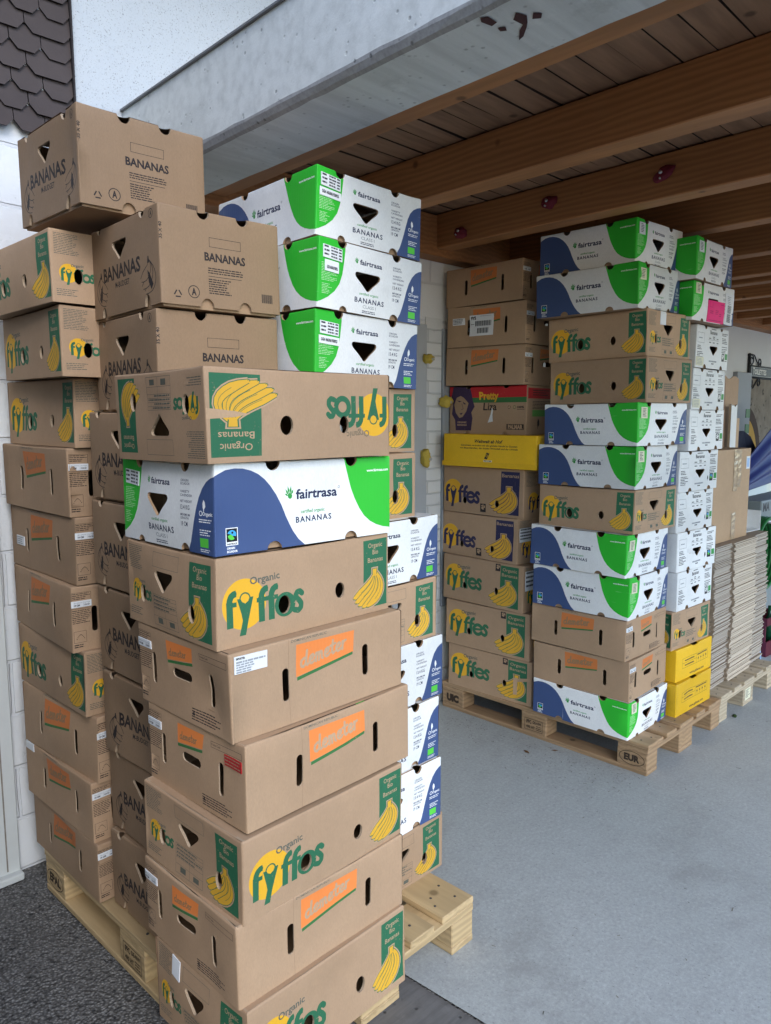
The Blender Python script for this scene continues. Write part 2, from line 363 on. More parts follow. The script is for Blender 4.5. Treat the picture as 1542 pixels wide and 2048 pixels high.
# ------------------------------------------------------------------ artwork of each kind of box: (long side, end)
def art_FY(two=False, faint=False):
    L = Art(.494, .193); E = Art(.383, .193)
    if two:
        fyf(L, .010, .052, .185, 'k_green', 'k_yellow', 'k_soft')
        L.rect(.368, .012, .486, .181, 'k_green'); L.text('Organic', .427, .154, .0145, 'kraft_print', .076, 'c'); L.text('Bananas', .427, .130, .0145, 'kraft_print', .084, 'c')
        bunch(L, .318, .020, .484, .121, 'k_green', 'k_banana', 'kraft_print')
        L.hole_ell(.145, .118, .014, .020); L.hole_ell(.305, .118, .017, .021)
        L.poly([(.494, .082), (.494, .104), (.430, .100), (.395, .094), (.43, .088)], 'kraft_print')
    else:
        fyf(L, .025, .042, .198, 'k_green', 'k_yellow', 'k_grey')
        L.rect(.409, .014, .488, .182, 'k_green')
        for t, y, wd in (('Organic', .162, .047), ('Bio', .145, .019), ('Bananas', .126, .051)): L.text(t, .4485, y, .0115, 'kraft_print', wd, 'c')
        bunch(L, .371, .012, .478, .110, 'k_green', 'k_banana', 'kraft_print')
        L.hole_ell(.172, .069, .016, .021); L.hole_ell(.335, .073, .0145, .019)
    pan = (.286, .010, .366, .177)
    E.rect(*pan, 'k_green')
    if two:
        E.text('Organic', .326, .157, .011, 'kraft_print', .05, 'c'); E.text('Bananas', .326, .139, .011, 'kraft_print', .052, 'c'); bunch(E, .262, .014, .352, .118, 'k_green', 'k_banana', 'kraft_print')
    else:
        for t, y, wd in (('Organic', .158, .050), ('Bio', .142, .019), ('Bananas', .124, .052)): E.text(t, .326, y, .0115, 'kraft_print', wd, 'c')
        bunch(E, .243, .010, .350, .105, 'k_green', 'k_banana', 'kraft_print')
    E.hole_ell(.294, .064, .0125, .021)
    fyf(E, .026, .058, .092, 'k_green', 'k_yellow', 'k_grey'); E.hole_ell(.074, .073, .0125, .021)
    E.micro(.010, .183, .080, 13, .0044, 'k_grey', .4, 3); E.micro(.012, .036, .075, 4, .005, 'k_grey', .4, 4)
    E.frame(.129, .146, .242, .180, .0009, 'k_grey'); E.heart(.181, .138, .091, .080); grid_tab(E, .128, .010, .235, .083, 'k_grey')
    return L, E
def art_FB(blue):
    L = Art(.523, .237); E = Art(.40, .237); ink = 'k_navy' if blue else 'k_green'
    if blue: fyf(L, .017, .050, .232, ink, 'k_yellow', None, False)
    else: fyf(L, .027, .070, .238, ink, 'k_yellow', 'k_grey', False)
    L.rect(.383, .014, .495, .224, ink)
    if blue: L.text('Bananas', .439, .196, .017, 'kraft_print', .102, 'c')
    else: L.text('Organic', .440, .196, .016, 'kraft_print', .090, 'c'); L.text('Bananas', .440, .170, .016, 'kraft_print', .096, 'c')
    bunch(L, .303, .012, .488, .150, ink, 'k_banana', 'kraft_print')
    L.hole_ell(.150, .064 if blue else .085, .013, .018); L.hole_ell(.360, .062 if blue else .088, .013, .018)
    swirl(L, .254 if blue else .350, .014 if blue else .192, .290 if blue else .380, .056 if blue else .228, 'k_black', 'kraft', 'kraft', 'k_black')
    fyf(E, .045, .045, .16, ink, 'k_yellow', None, False); E.micro(.02, .225, .12, 12, .006, 'k_grey'); E.hole_ell(.20, .10, .014, .018); E.rect(.27, .02, .37, .22, ink); bunch(E, .22, .02, .36, .14, ink, 'k_banana', 'kraft_print')
    return L, E
def art_FT():
    L = Art(.4945, .190); E = Art(.400, .190)
    L.poly([(0, 0), (.229, 0), (.212, .014), (.197, .034), (.188, .050), (.178, .070), (.168, .094), (.155, .118), (.141, .137), (.125, .153), (.108, .165), (.090, .173), (.070, .178), (.050, .179), (.028, .176), (.010, .168), (0, .163)], 'w_blue')
    L.poly([(.345, .190), (.350, .172), (.360, .140), (.368, .116), (.378, .094), (.392, .069), (.407, .050), (.426, .035), (.446, .025), (.468, .018), (.4945, .0135), (.4945, .190)], 'w_green')
    hand(L, .192, .106, .030, 'w_dgreen'); L.text('fairtrasa', .208, .104, .021, 'w_navy', .118, bold=.012)
    L.ring(.331, .124, .0028, .0009, 'w_navy', 8)
    L.text('certified organic', .221, .071, .0075, 'w_dgreen', .070, bold=.008); L.text('BANANAS', .206, .051, .0125, 'w_navy', .104, bold=.012, space=1.25)
    L.text('www.fairtrasa.com', .416, .155, .0062, 'w_white', .070, bold=.01)
    swirl(L, .028, .019, .057, .056, 'w_white', 'w_sky', 'w_lime', 'w_black'); L.text('FAIRTRADE', .030, .0205, .0035, 'w_black', .025, bold=.02)
    L.text('ORIGIN', .030, .0115, .0042, 'w_white', .019, bold=.02); L.text('ECUADOR', .030, .0045, .0042, 'w_white', .025, bold=.02)
    L.notch_t(.146); L.notch_t(.367, .017); L.notch_b(.147); L.notch_b(.365)
    E.poly([(0, 0.0135), (.012, .0185), (.035, .031), (.058, .050), (.074, .072), (.084, .100), (.090, .135), (.094, .165), (.095, .190), (0, .190)], 'w_green')
    E.poly([(.296, 0), (.310, .022), (.318, .042), (.327, .068), (.336, .094), (.346, .118), (.358, .138), (.372, .152), (.387, .160), (.400, .163), (.400, 0)], 'w_blue')
    hand(E, .137, .140, .018, 'w_dgreen'); E.text('fairtrasa', .148, .139, .0135, 'w_navy', .084, bold=.012)
    E.heart(.178, .117, .066, .094)
    E.text('certified organic', .147, .055, .0068, 'w_dgreen', .073, bold=.006); E.text('BANANAS', .131, .033, .0135, 'w_navy', .112, bold=.010, space=1.2); E.text('CLASS I', .162, .0185, .0085, 'w_grey', .050)
    E.micro(.160, .0120, .214, 2, .0045, 'w_navy', .5, 2, .1)
    for t, y, h in (('ORIGIN', .150, .0052), ('ECUADOR', .143, .0052), ('VARIETY', .126, .0052), ('CAVENDISH', .118, .0052), ('NET WEIGHT', .105, .0052), ('13.4 KG', .090, .0095), ('MINIMUM', .076, .0052), ('LENGTH', .069, .0052), ('19 CM', .054, .0095)):
        E.text(t, .276, y, h, 'w_navy', min(.046, len(t) * .0052), bold=.004)
    E.micro(.012, .122, .066, 12, .0042, 'w_pale', .36, 9, .45); E.micro(.014, .066, .050, 7, .0042, 'w_pale', .36, 10, .5)
    leaf(E, .362, .093, .022, 'w_white'); E.ring(.352, .086, .005, .0018, 'w_white', 8); E.text('Organic', .358, .082, .0075, 'w_white', .032, bold=.006); E.micro(.345, .074, .388, 2, .0048, 'w_white', .4)
    E.micro(.346, .052, .386, 3, .005, 'w_white', .4, 4); E.rect(.345, .015, .374, .034, 'w_lime'); E.micro(.345, .011, .380, 2, .004, 'w_white', .4)
    E.notch_t(.083, .016); E.notch_t(.290, .016); E.notch_b(.090, .013, .014); E.notch_b(.285, .016)
    return L, E
def art_DM(soft=False):
    L = Art(.496, .193); E = Art(.386, .193)
    L.poly([(.169, .101), (.338, .121), (.339, .174), (.169, .176)], 'k_dull' if soft else 'k_orange'); L.poly([(.172, .092), (.336, .115), (.336, .122), (.172, .100)], 'k_dgreen')
    script(L, 'demeter', .181, .119, .0200, 'k_faint' if soft else 'kraft_print', 7.5, .0064)
    L.hole_slot(.140, .054, .129, .018); L.hole_slot(.375, .054, .131, .018); L.rect(.148, 0, .1490, .193, 'crease')
    L.text('DOMINICAN REPUBLIC', .155, .1835, .006, 'k_grey', .10)
    E.poly([(.129, .128), (.231, .141), (.237, .177), (.130, .176)], 'k_dull' if soft else 'k_orange'); E.poly([(.129, .119), (.231, .132), (.231, .139), (.129, .126)], 'k_dgreen')
    script(E, 'demeter', .138, .139, .0105, 'k_faint', 6, .0028)
    E.hole_hand(.148, .224, .090, .113); E.hole_slot(.068, .055, .131, .017); E.hole_slot(.297, .053, .130, .017)
    E.frame(.263, .157, .373, .172, .0009, 'k_black'); E.text('Product Code:', .266, .1625, .005, 'k_black', .032)
    E.frame(.003, .128, .060, .176, .0008, 'k_black'); E.micro(.005, .173, .057, 4, .005, 'k_black', .4, 3); E.micro(.003, .124, .060, 8, .0052, 'k_black', .4, 8, .3)
    eurect(E, .005, .028, .042, .062, 'k_black'); E.micro(.005, .023, .042, 2, .006, 'k_black', .5, 2)
    E.micro(.224, .036, .345, 5, .0058, 'k_black', .45, 6, .35); E.poly([(.226, .020), (.236, .020), (.231, .032)], 'k_black')
    return L, E
def sketch(a, x, y, s_, ink, fl=1):
    for i, (tip, ctl) in enumerate((((-.20, -.52), (.80, -.12)), ((-.36, -.34), (.52, .06)), ((-.44, -.08), (.30, .22)))):
        p = [(x + fl * .10 * s_, y + .52 * s_), (x + fl * ctl[0] * s_, y + ctl[1] * s_), (x + fl * tip[0] * s_, y + tip[1] * s_)]
        q = finger(*p, .15 * s_, 10); a.poly(finger(*p, .19 * s_, 10, .010 * s_), ink); a.poly(finger(*p, .19 * s_, 10, -.020 * s_), 'kraft_mb')
    a.poly([(x + fl * u_ * s_, y + v_ * s_) for u_, v_ in ((.02, .22), (.16, .10), (.34, -.28), (.20, -.46), (.06, -.20))], ink)
    a.poly([(x + fl * u_ * s_, y + v_ * s_) for u_, v_ in ((.03, .45), (.17, .45), (.14, .68), (.08, .68))], ink)
def art_MB():
    A = Art(.383, .245); B = Art(.3525, .245)          # A: handle end, B: plain side
    A.text('BANANAS', .077, .098, .035, 'k_black', .212, bold=.012); A.text('M-BUDGET', .146, .075, .0135, 'k_black', .082, bold=.008)
    A.heart(.177, .196, .146, .082); sketch(A, .320, .078, .072, 'k_black'); sketch(A, .066, .078, .072, 'k_black', -1)
    A.ring(.348, .226, .0105, .0018, 'k_black', 18); A.text('A', .348, .2205, .0115, 'k_black', .0095, 'c', bold=.02)
    A.notch_t(.300, .013); A.notch_t(.054, .012, .016); A.notch_b(.313, .013, .030); A.notch_b(.066, .012, .027)
    B.text('35 X 40', .0095, .160, .0085, 'k_black', .040, rot=90, bold=.01)
    q = [(.140, .160), (.232, .160), (.232, .184), (.140, .184)]; B.frame(.140, .160, .232, .184, .0012, 'k_black')
    B.text('BANANAS', .125, .125, .0195, 'k_black', .120, bold=.016)
    B.micro(.134, .108, .238, 3, .0058, 'k_black', .5, 11, .15); B.rect(.134, .0855, .232, .0870, 'k_black'); B.micro(.134, .080, .215, 7, .0058, 'k_black', .5, 12, .4)
    for q in ([(.0365, .0305), (.0432, .0420)], [(.0488, .0420), (.0555, .0305)], [(.0395, .0262), (.0530, .0262)]): B.stroke(q, .0034, 'k_black', False)
    B.ring(.090, .042, .0150, .0022, 'k_black', 20); B.text('A', .090, .034, .0165, 'k_black', .0135, 'c', bold=.02)
    for k in range(16): B.rect(.293 + k * .0021, .034, .293 + k * .0021 + (.0012 if k % 3 else .0018), .057, 'k_black')
    B.notch_t(.124, .017, .020); B.notch_t(.237, .017, .020); B.notch_b(.128, .018, .022); B.notch_b(.240, .018, .022)
    return A, B
def art_PL():
    L = Art(.4957, .243); E = Art(.3987, .243)
    L.rect(.155, .160, .4957, .186, 'k_dgreen'); L.rect(0, .186, .4957, .243, 'k_red')
    L.poly([(.03, .243), (.14, .243), (.152, .205), (.160, .170), (.172, .140), (.152, .110), (.160, .080), (.150, .016), (.045, .016), (.040, .070), (.018, .100), (.025, .150), (.012, .185)], 'k_purple')
    L.poly([(.034, .150), (.050, .186), (.078, .196), (.100, .186), (.132, .158), (.118, .116), (.092, .086), (.070, .080), (.044, .108)], 'kraft')
    L.poly([(.05, .172), (.085, .168), (.07, .163)], 'k_purple'); L.poly([(.092, .166), (.118, .152), (.10, .152)], 'k_purple'); L.poly([(.070, .104), (.094, .108), (.082, .096)], 'k_purple'); L.stroke([(.086, .155), (.096, .128), (.084, .124)], .0022, 'k_purple')
    L.text('ORGANIC', .056, .054, .0085, 'kraft_print', .064, bold=.02); L.text('BANANAS', .056, .040, .0085, 'kraft_print', .064, bold=.02)
    L.text('Pretty', .198, .177, .037, 'k_yellow', .128, bold=.02); L.text('Liza', .224, .122, .036, 'k_black', .092, bold=.006)
    L.poly([(.283, .134), (.292, .120), (.288, .098), (.292, .064), (.258, .058), (.262, .066), (.276, .100), (.280, .122)], 'white_board')
    for k in range(3): L.ring(.394, .136, .008, .002, 'k_black', 5, 95 + 120 * k, 190 + 120 * k)
    L.ring(.425, .136, .008, .0022, 'k_dgreen', 12); L.text('100%', .440, .131, .010, 'k_black', .042, bold=.02); L.rect(.440, .124, .484, .126, 'k_black')
    L.rect(.378, .025, .482, .052, 'k_black'); L.text('PALMAR', .386, .029, .019, 'kraft_print', .090, bold=.03)
    L.notch_t(.130, .016, .012); L.notch_t(.372, .016, .012); L.notch_b(.122, .016, .016); L.notch_b(.369, .016, .016)
    E.rect(0, .243 - .012, .3987, .243, 'kraft_print'); E.rect(.01, .178, .39, .230, 'k_red'); E.micro(.05, .220, .20, 3, .011, 'k_black'); E.micro(.05, .165, .22, 6, .007, 'k_black', .4, 4); E.rect(.05, .090, .16, .122, 'k_lgreen'); leaf(E, .10, .035, .045, 'k_black'); E.micro(.18, .110, .30, 3, .008, 'k_black')
    return L, E
def art_YW():
    L = Art(.55, .164); E = Art(.40, .164)
    L.text('Weltweit ab Hof', .278, .122, .0155, 'y_black', .165, 'c', bold=.015, shear=.25)
    L.text('Gemeinsam verändern wir den globalen Handel zu Gunsten', .278, .105, .0080, 'y_black', .330, 'c', bold=.01, shear=.25); L.text('von Bauernfamilien, der lokalen Wirtschaft und der Umwelt.', .278, .091, .0080, 'y_black', .340, 'c', bold=.01, shear=.25)
    L.poly([(.254, .044), (.270, .040), (.284, .070), (.268, .075)], 'y_black'); L.ring(.269, .058, .006, .0022, 'yellow_board', 8); L.rect(.250, .028, .298, .036, 'y_white'); L.micro(.252, .0345, .296, 1, .005, 'y_black', .8, 2, 0)
    return L, E
def art_YG():
    L = Art(.50, .1615); E = Art(.3726, .1615)
    E.frame(.060, .058, .330, .108, .0012, 'y_black'); E.rect(.060, .083, .205, .0842, 'y_black'); E.rect(.204, .058, .2052, .108, 'y_black')
    E.micro(.085, .098, .185, 1, .008, 'y_black', .8, 3, .1); E.micro(.085, .074, .185, 1, .008, 'y_black', .8, 4, .2); E.micro(.212, .103, .322, 1, .007, 'y_black', .9, 5, 0)
    for k in range(4):
        x = .222 + k * .029; E.rect(x - .0008, .062, x + .0008, .083, 'y_black'); E.poly([(x - .007, .076), (x + .007, .076), (x, .088)], 'y_black')
    E.text('www.gebana.com', .140, .014, .0125, 'y_black', .150, bold=.012); L.text('www.gebana.com', .20, .014, .013, 'y_black', .16)
    E.notch_t(.19, .030, .006)
    return L, E
def art_WB(blue=True):
    L = Art(.403, .194); E = Art(.3794, .194)
    E.heart(.193, .104, .062, .088); E.text('Bananas', .193, .160, .0170, 'w_black', .082, 'c', bold=.012); E.micro(.168, .186, .222, 1, .005, 'w_black', .9, 3, 0); E.micro(.182, .150, .204, 1, .005, 'w_black', .9, 4, 0)
    E.rect(.131, .132, .252, .1332, 'w_black')
    for x in (.140, .182, .226): E.micro(x, .142, x + .022, 1, .005, 'w_black', .9, int(x * 999), 0); E.micro(x, .123, x + .022, 1, .005, 'w_black', .9, int(x * 777), 0)
    E.micro(.150, .038, .238, 1, .008, 'w_grey', .9, 4, 0); E.micro(.180, .026, .208, 1, .006, 'w_black', .9, 5, 0)
    E.frame(.016, .114, .086, .160, .0010, 'w_black'); E.micro(.030, .138, .074, 1, .005, 'w_grey', .9, 5)
    E.micro(.018, .102, .070, 3, .0075, 'w_black', .5, 6, .4); E.micro(.018, .074, .085, 6, .0075, 'w_black', .5, 7, .5)
    for y, n, sd in ((.172, 2, 1), (.150, 4, 2), (.110, 1, 3), (.100, 3, 4)): E.micro(.294, y, .364, n, .0075, 'w_black', .5, sd, .35)
    if blue: swirl(E, .300, .040, .332, .078, 'w_black', 'w_sky', 'w_lime', 'w_black'); leaf(E, .282, .044, .026, 'w_black')
    else: swirl(E, .300, .040, .332, .078, 'w_black', 'white_board', 'white_board', 'w_black')
    E.rect(.339, .050, .370, .078, 'w_dgreen'); E.micro(.339, .045, .368, 1, .005, 'w_black', .8, 3)
    E.notch_t(.101, .014, .016); E.notch_t(.288, .014, .015); E.notch_b(.108, .016, .018); E.notch_b(.298, .016, .018)
    L.notch_t(.12); L.notch_t(.28); L.text('Bananas', .20, .12, .03, 'w_black', .15, 'c')
    return L, E
ARTS = {'FY': art_FY(), 'FYflip': tuple(a.flip() for a in art_FY(True)), 'FBblue': art_FB(True), 'FBgreen': art_FB(False), 'FT': art_FT(), 'DM': art_DM(), 'DMsoft': art_DM(True), 'MB': art_MB(), 'PL': art_PL(), 'YW': art_YW(), 'YG': art_YG(), 'WB': art_WB(True), 'WBplain': art_WB(False)}
BASEMAT = {'MB': 'kraft_mb', 'FT': 'white_board', 'WB': 'white_board', 'WBplain': 'white_board', 'YW': 'yellow_board', 'YG': 'yellow_board'}

# ------------------------------------------------------------------ a wrap of four board walls, printed and punched
CR = .0055      # how far the board bends round a corner
def compose(kind, order):
    arts = ARTS[kind]; a, b = (arts if order == 'LE' else arts[::-1])
    base = BASEMAT.get(kind, 'kraft'); H = a.H; W = a.W + b.W; vb = .007 if kind == 'MB' else 0.0
    mats = [base]; vs = []; fs = []; es = []; info = []   # outlines go in as edges
    def mid(m):
        if m not in mats: mats.append(m)
        return mats.index(m)
    def addp(pts, code):
        pts = [p for k, p in enumerate(pts) if math.hypot(p[0] - pts[k - 1][0], p[1] - pts[k - 1][1]) > 4e-6]
        if len(pts) < 3: return
        o = len(vs); vs.extend((x * 1000, y * 1000) for x, y in pts); fs.append(np.array(pts)); info.append(code)
        es.extend((o + k, o + (k + 1) % len(pts)) for k in range(len(pts)))
    addp([(0, vb), (W, vb), (W, H), (0, H)], 0)
    for art, ox in ((a, 0.0), (b, a.W)):
        lo, hi = ox, ox + art.W
        for q, m in art.p: addp([(min(max(x + ox, lo), hi), min(max(y, vb), H)) for x, y in q], mid(m))
    for art, ox in ((a, 0.0), (b, a.W)):
        for q in art.holes: addp([(x + ox, y) for x, y in q] if sum(q[i][0] * q[(i + 1) % len(q)][1] - q[(i + 1) % len(q)][0] * q[i][1] for i in range(len(q))) > 0 else [(x + ox, y) for x, y in q][::-1], -1)
        for u, r, d in art.top: addp([(ox + u + r * 1.05 * math.cos(R(t)), H + d * math.sin(R(t)) * 1.0) for t in range(180, 361, 18)] + [(ox + u + r * 1.05, H + .004), (ox + u - r * 1.05, H + .004)], -1)
        for u, r, d in art.bot: addp([(ox + u + r * 1.05 * math.cos(R(t)), vb + d * math.sin(R(t))) for t in range(0, 181, 18)] + [(ox + u - r * 1.05, vb - .004), (ox + u + r * 1.05, vb - .004)], -1)
    gx = [CR * .5, CR, a.W - CR, a.W - CR * .5, a.W, a.W + CR * .5, a.W + CR, W - CR, W - CR * .5] + [x for k in range(1, 9) for x in (a.W * k / 9, a.W + b.W * k / 9)]
    gy = [H - .0045, H - .0022, vb + .003] + [H * k / 6 for k in (1, 2, 3, 4, 5)]
    for x in gx: o = len(vs); vs.extend([(x * 1000, vb * 1000), (x * 1000, H * 1000)]); es.append((o, o + 1))
    for y in gy: o = len(vs); vs.extend([(0, y * 1000), (W * 1000, y * 1000)]); es.append((o, o + 1))
    ov, oe, of, _, _, _ = delaunay_2d_cdt([Vector(v) for v in vs], es, [], 0, .002)
    P = np.array([(v.x / 1000, v.y / 1000) for v in ov]); T_ = np.array([tuple(f) for f in of])
    e1 = P[T_[:, 1]] - P[T_[:, 0]]; e2 = P[T_[:, 2]] - P[T_[:, 0]]; ar = e1[:, 0] * e2[:, 1] - e1[:, 1] * e2[:, 0]
    T_ = T_[np.abs(ar) > 1e-11]; ar = ar[np.abs(ar) > 1e-11]; T_[ar < 0] = T_[ar < 0][:, ::-1]
    cen = P[T_].mean(1); code = np.full(len(T_), -2); order_ = np.argsort(cen[:, 0]); cx = cen[order_, 0]
    for pts, cd_ in zip(fs, info):                    # painter's order: the last outline round a triangle's centre wins
        x0, y0 = pts.min(0); x1, y1 = pts.max(0)
        k = order_[np.searchsorted(cx, x0):np.searchsorted(cx, x1)]; k = k[(cen[k, 1] > y0) & (cen[k, 1] < y1)]
        if not len(k): continue
        qx, qy = cen[k, 0][:, None], cen[k, 1][:, None]; ax, ay = pts[:, 0], pts[:, 1]; bx_, by = np.roll(ax, -1), np.roll(ay, -1)
        cr = ((ay > qy) != (by > qy)) & (qx < (bx_ - ax) * (qy - ay) / np.where(by == ay, 1e-12, by - ay) + ax)
        ins = cr.sum(1) % 2 == 1; code[k[ins]] = cd_
    keep = code >= 0
    tris = [tuple(int(i) for i in f) for f in T_[keep]]; tm = [int(i) for i in code[keep]]
    cnt = {}
    for f in tris:
        for i in range(3): e = (f[i], f[(i + 1) % 3]); cnt[e] = 1
    rim = [e for e in cnt if (e[1], e[0]) not in cnt]
    rim = [e for e in rim if not all(abs(P[i, 0]) < 1e-5 for i in e) and not all(abs(P[i, 0] - W) < 1e-5 for i in e)]
    used = sorted({i for f in tris for i in f}); re = {k: i for i, k in enumerate(used)}
    return dict(P=P[used], tris=[tuple(re[i] for i in f) for f in tris], tm=tm, rim=[(re[i], re[j]) for i, j in rim], mats=mats, Wa=a.W, Wb=b.W, H=H, vb=vb, a=a, b=b, base=base)
_comp = {}
def comp(kind, order):
    if (kind, order) not in _comp: _comp[(kind, order)] = compose(kind, order)
    return _comp[(kind, order)]
class BoxMap:
    """carries wall coordinates (metres along the wrap, height) of a board box of size sx, sy, h to 3-D"""
    def __init__(s, sx, sy, h, rg):
        s.sx, s.sy, s.h = sx, sy, h; s.amp = [rg.uniform(-.006, .009) for _ in range(4)]; s.sag = [rg.uniform(.0, .0046) for _ in range(4)]; s.ph = rg.uniform(0, 6)
        s.tw = rg.uniform(-.004, .004); P = 2 * (sx + sy)
        s.dents = [(rg.uniform(0, P / 2), rg.uniform(.1, .95) * h, rg.uniform(.038, .075), rg.uniform(-.006, .003)) for _ in range(8)]
    def walls(s, half, q, v, off=0.0):
        """q in [0, sy+sx], v in [0, h] -> points; half 0: -X then -Y wall, half 1: +X then +Y"""
        sx, sy, h = s.sx, s.sy, s.h; q = np.asarray(q, float); v = np.asarray(v, float)
        ins = np.where(v > h - .0045, .0045 - np.sqrt(np.maximum(.0045 ** 2 - np.clip(v - (h - .0045), 0, .0045) ** 2, 0)), 0) * .8
        first = q <= sy
        u = np.where(first, q / sy, (q - sy) / sx); u = np.clip(u, 0, 1)
        fi = np.where(first, 2 * half, 2 * half + 1)
        amp = np.array(s.amp)[fi]; sag = np.array(s.sag)[fi]
        b = amp * np.sin(np.pi * u) * np.sin(np.pi * np.clip(v / h, 0, 1)) + .0006 * np.sin(u * 17 + s.ph) * np.sin(v / h * 3.1) - ins + off
        for dq, dv, dr, dd in s.dents: b = b + dd * np.exp(-((q - dq) ** 2 + (v - dv) ** 2) / dr ** 2)
        z = v - sag * np.sin(np.pi * u) * np.clip(v / h, 0, 1) ** 3
        x = np.where(first, -sx / 2 - b, -sx / 2 + (q - sy)); y = np.where(first, sy / 2 - q, -sy / 2 - b)
        # bend round the corners
        def corner(q0, x, y, A, B, C):
            t = np.clip((q - (q0 - CR)) / (2 * CR), 0, 1); m = (q > q0 - CR - 1e-7) & (q < q0 + CR + 1e-7)
            ax, ay = A; bx_, by = B; cx, cy = C
            o = off - ins; dx, dy = (ax + bx_ - 2 * cx), (ay + by - 2 * cy); L = math.hypot(dx, dy)
            px = (1 - t) ** 2 * ax + 2 * t * (1 - t) * cx + t * t * bx_ - dx / L * o; py = (1 - t) ** 2 * ay + 2 * t * (1 - t) * cy + t * t * by - dy / L * o
            return np.where(m, px, x), np.where(m, py, y)
        X0, Y0 = -sx / 2, -sy / 2
        x, y = corner(sy, x, y, (X0, Y0 + CR), (X0 + CR, Y0), (X0, Y0))
        x, y = corner(0.0, x, y, (X0 + CR, -Y0), (X0, -Y0 - CR), (X0, -Y0))
        x, y = corner(sy + sx, x, y, (-X0 - CR, Y0), (-X0, Y0 + CR), (-X0, Y0))
        x = x + s.tw * (v / h) * np.where(first, 1, 0)
        if half: x, y = -x, -y
        return np.stack([x, y, z], 1)
    def face(s, f, u, v, off):
        """f 'L' or 'F': point at u, v metres from that wall's lower left corner"""
        q = np.asarray(u, float) + (s.sy if f == 'F' else 0.0)
        return s.walls(0, q, v, off)
def plate_with_bites(mb, sx, sy, z, bites, mat, up):
    vs = [(-sx / 2, -sy / 2), (sx / 2, -sy / 2), (sx / 2, sy / 2), (-sx / 2, sy / 2)]; fs = [[0, 1, 2, 3]]
    for x, y, r in bites:
        o = len(vs); vs += [(x + r * math.cos(2 * math.pi * k / 14), y + r * math.sin(2 * math.pi * k / 14)) for k in range(14)]; fs.append(list(range(o, o + 14)))
    es = [(f[k], f[(k + 1) % len(f)]) for f in fs for k in range(len(f))]
    ov, _, of, _, _, _ = delaunay_2d_cdt([Vector((x * 1000, y * 1000)) for x, y in vs], es, [], 0, .002); keep = []
    for f in of:
        p = [ov[i] / 1000 for i in f]; c_ = (p[0] + p[1] + p[2]) / 3
        if abs(c_.x) < sx / 2 and abs(c_.y) < sy / 2 and all(math.hypot(c_.x - x, c_.y - y) > r * .985 for x, y, r in bites):
            keep.append(tuple(f) if (p[1] - p[0]).cross(p[2] - p[0]) > 0 else tuple(f)[::-1])
    keep = [f if up else f[::-1] for f in keep]
    mb.add([(p.x / 1000, p.y / 1000, z) for p in ov], keep, mat)
def make_carton(name, kind, order, x, y, z, th, sx, sy, h, rx, ry, label, cat, group, seed, tray_h=.046, stickers=()):
    rg = random.Random(seed); c = comp(kind, order); bm_ = BoxMap(sx, sy, h, rg); half = c['Wa'] + c['Wb']
    root = thing(name, label, cat, (x, y, z), (rx, ry, th), group)
    P = c['P']; q = np.where(P[:, 0] <= c['Wa'], P[:, 0] * sy / c['Wa'], sy + (P[:, 0] - c['Wa']) * sx / c['Wb']); v = P[:, 1] * h / c['H']
    n = len(P); V = []; F = []; Mi = []; Sm = []
    mats = list(c['mats'])
    edge = {'white_board': 'kraft_inside', 'yellow_board': 'yellow_board'}.get(c['base'], 'kraft_edge')
    if edge not in mats: mats.append(edge)
    ei = mats.index(edge)
    for hf in (0, 1):
        o = len(V); V += bm_.walls(hf, q, v).tolist(); F += [tuple(i + o for i in f) for f in c['tris']]; Mi += c['tm']
        rv = sorted({i for e in c['rim'] for i in e}); ix = {k: i for i, k in enumerate(rv)}; o1 = len(V); V += bm_.walls(hf, q[rv], v[rv], .0).tolist(); o2 = len(V)
        jit = np.array([rg.uniform(-.0008, .0008) for _ in rv]); ve = np.clip(v[rv] + jit, 0, h)
        V += bm_.walls(hf, q[rv], ve, -.0030 if kind in ('DM', 'DMsoft') else -.0062).tolist(); nsm = len(F)
        for i, j in c['rim']: F.append((o1 + ix[j], o1 + ix[i], o2 + ix[i], o2 + ix[j])); Mi.append(ei)
        Sm += [True] * (nsm - len(Sm)) + [False] * (len(F) - nsm)
    # top panel with the bites of the upper notches
    bites = []
    for hf in (0, 1):
        for art, ox, W_, S_ in ((c['a'], 0.0, c['Wa'], sy), (c['b'], 1.0, c['Wb'], sx)):
            for u, r, d in art.top:
                p = bm_.walls(hf, [u / W_ * S_ + (sy if ox else 0)], [h])[0]; bites.append((p[0], p[1], r))
    mb = MB(); mb.names = mats
    mb.v = [tuple(p) for p in V]; mb.f = F; mb.m = Mi; mb.smooth = Sm
    plate_with_bites(mb, sx - .009, sy - .009, h - .0007, bites, c['base'], True)
    mb.build('lid', root)
    # inner tray: low walls and the bottom
    t = MB(); ins = .0095 if kind != 'YW' else -.004; x0, y0 = sx / 2 - ins, sy / 2 - ins; tm = 'kraft_inside' if kind not in ('YW', 'YG') else 'yellow_board'
    z0 = .0012
    for lo, hi in (((-x0, -y0, z0), (-x0 + .004, y0, tray_h)), ((x0 - .004, -y0, z0), (x0, y0, tray_h)), ((-x0 + .004, -y0, z0), (x0 - .004, -y0 + .004, tray_h)), ((-x0 + .004, y0 - .004, z0), (x0 - .004, y0, tray_h))): t.box(lo, hi, tm)
    t.box((-x0 + .004, -y0 + .004, z0), (x0 - .004, y0 - .004, z0 + .004), tm)
    t.build('tray', root)
    for st in stickers: sticker(root, bm_, *st)
    return root
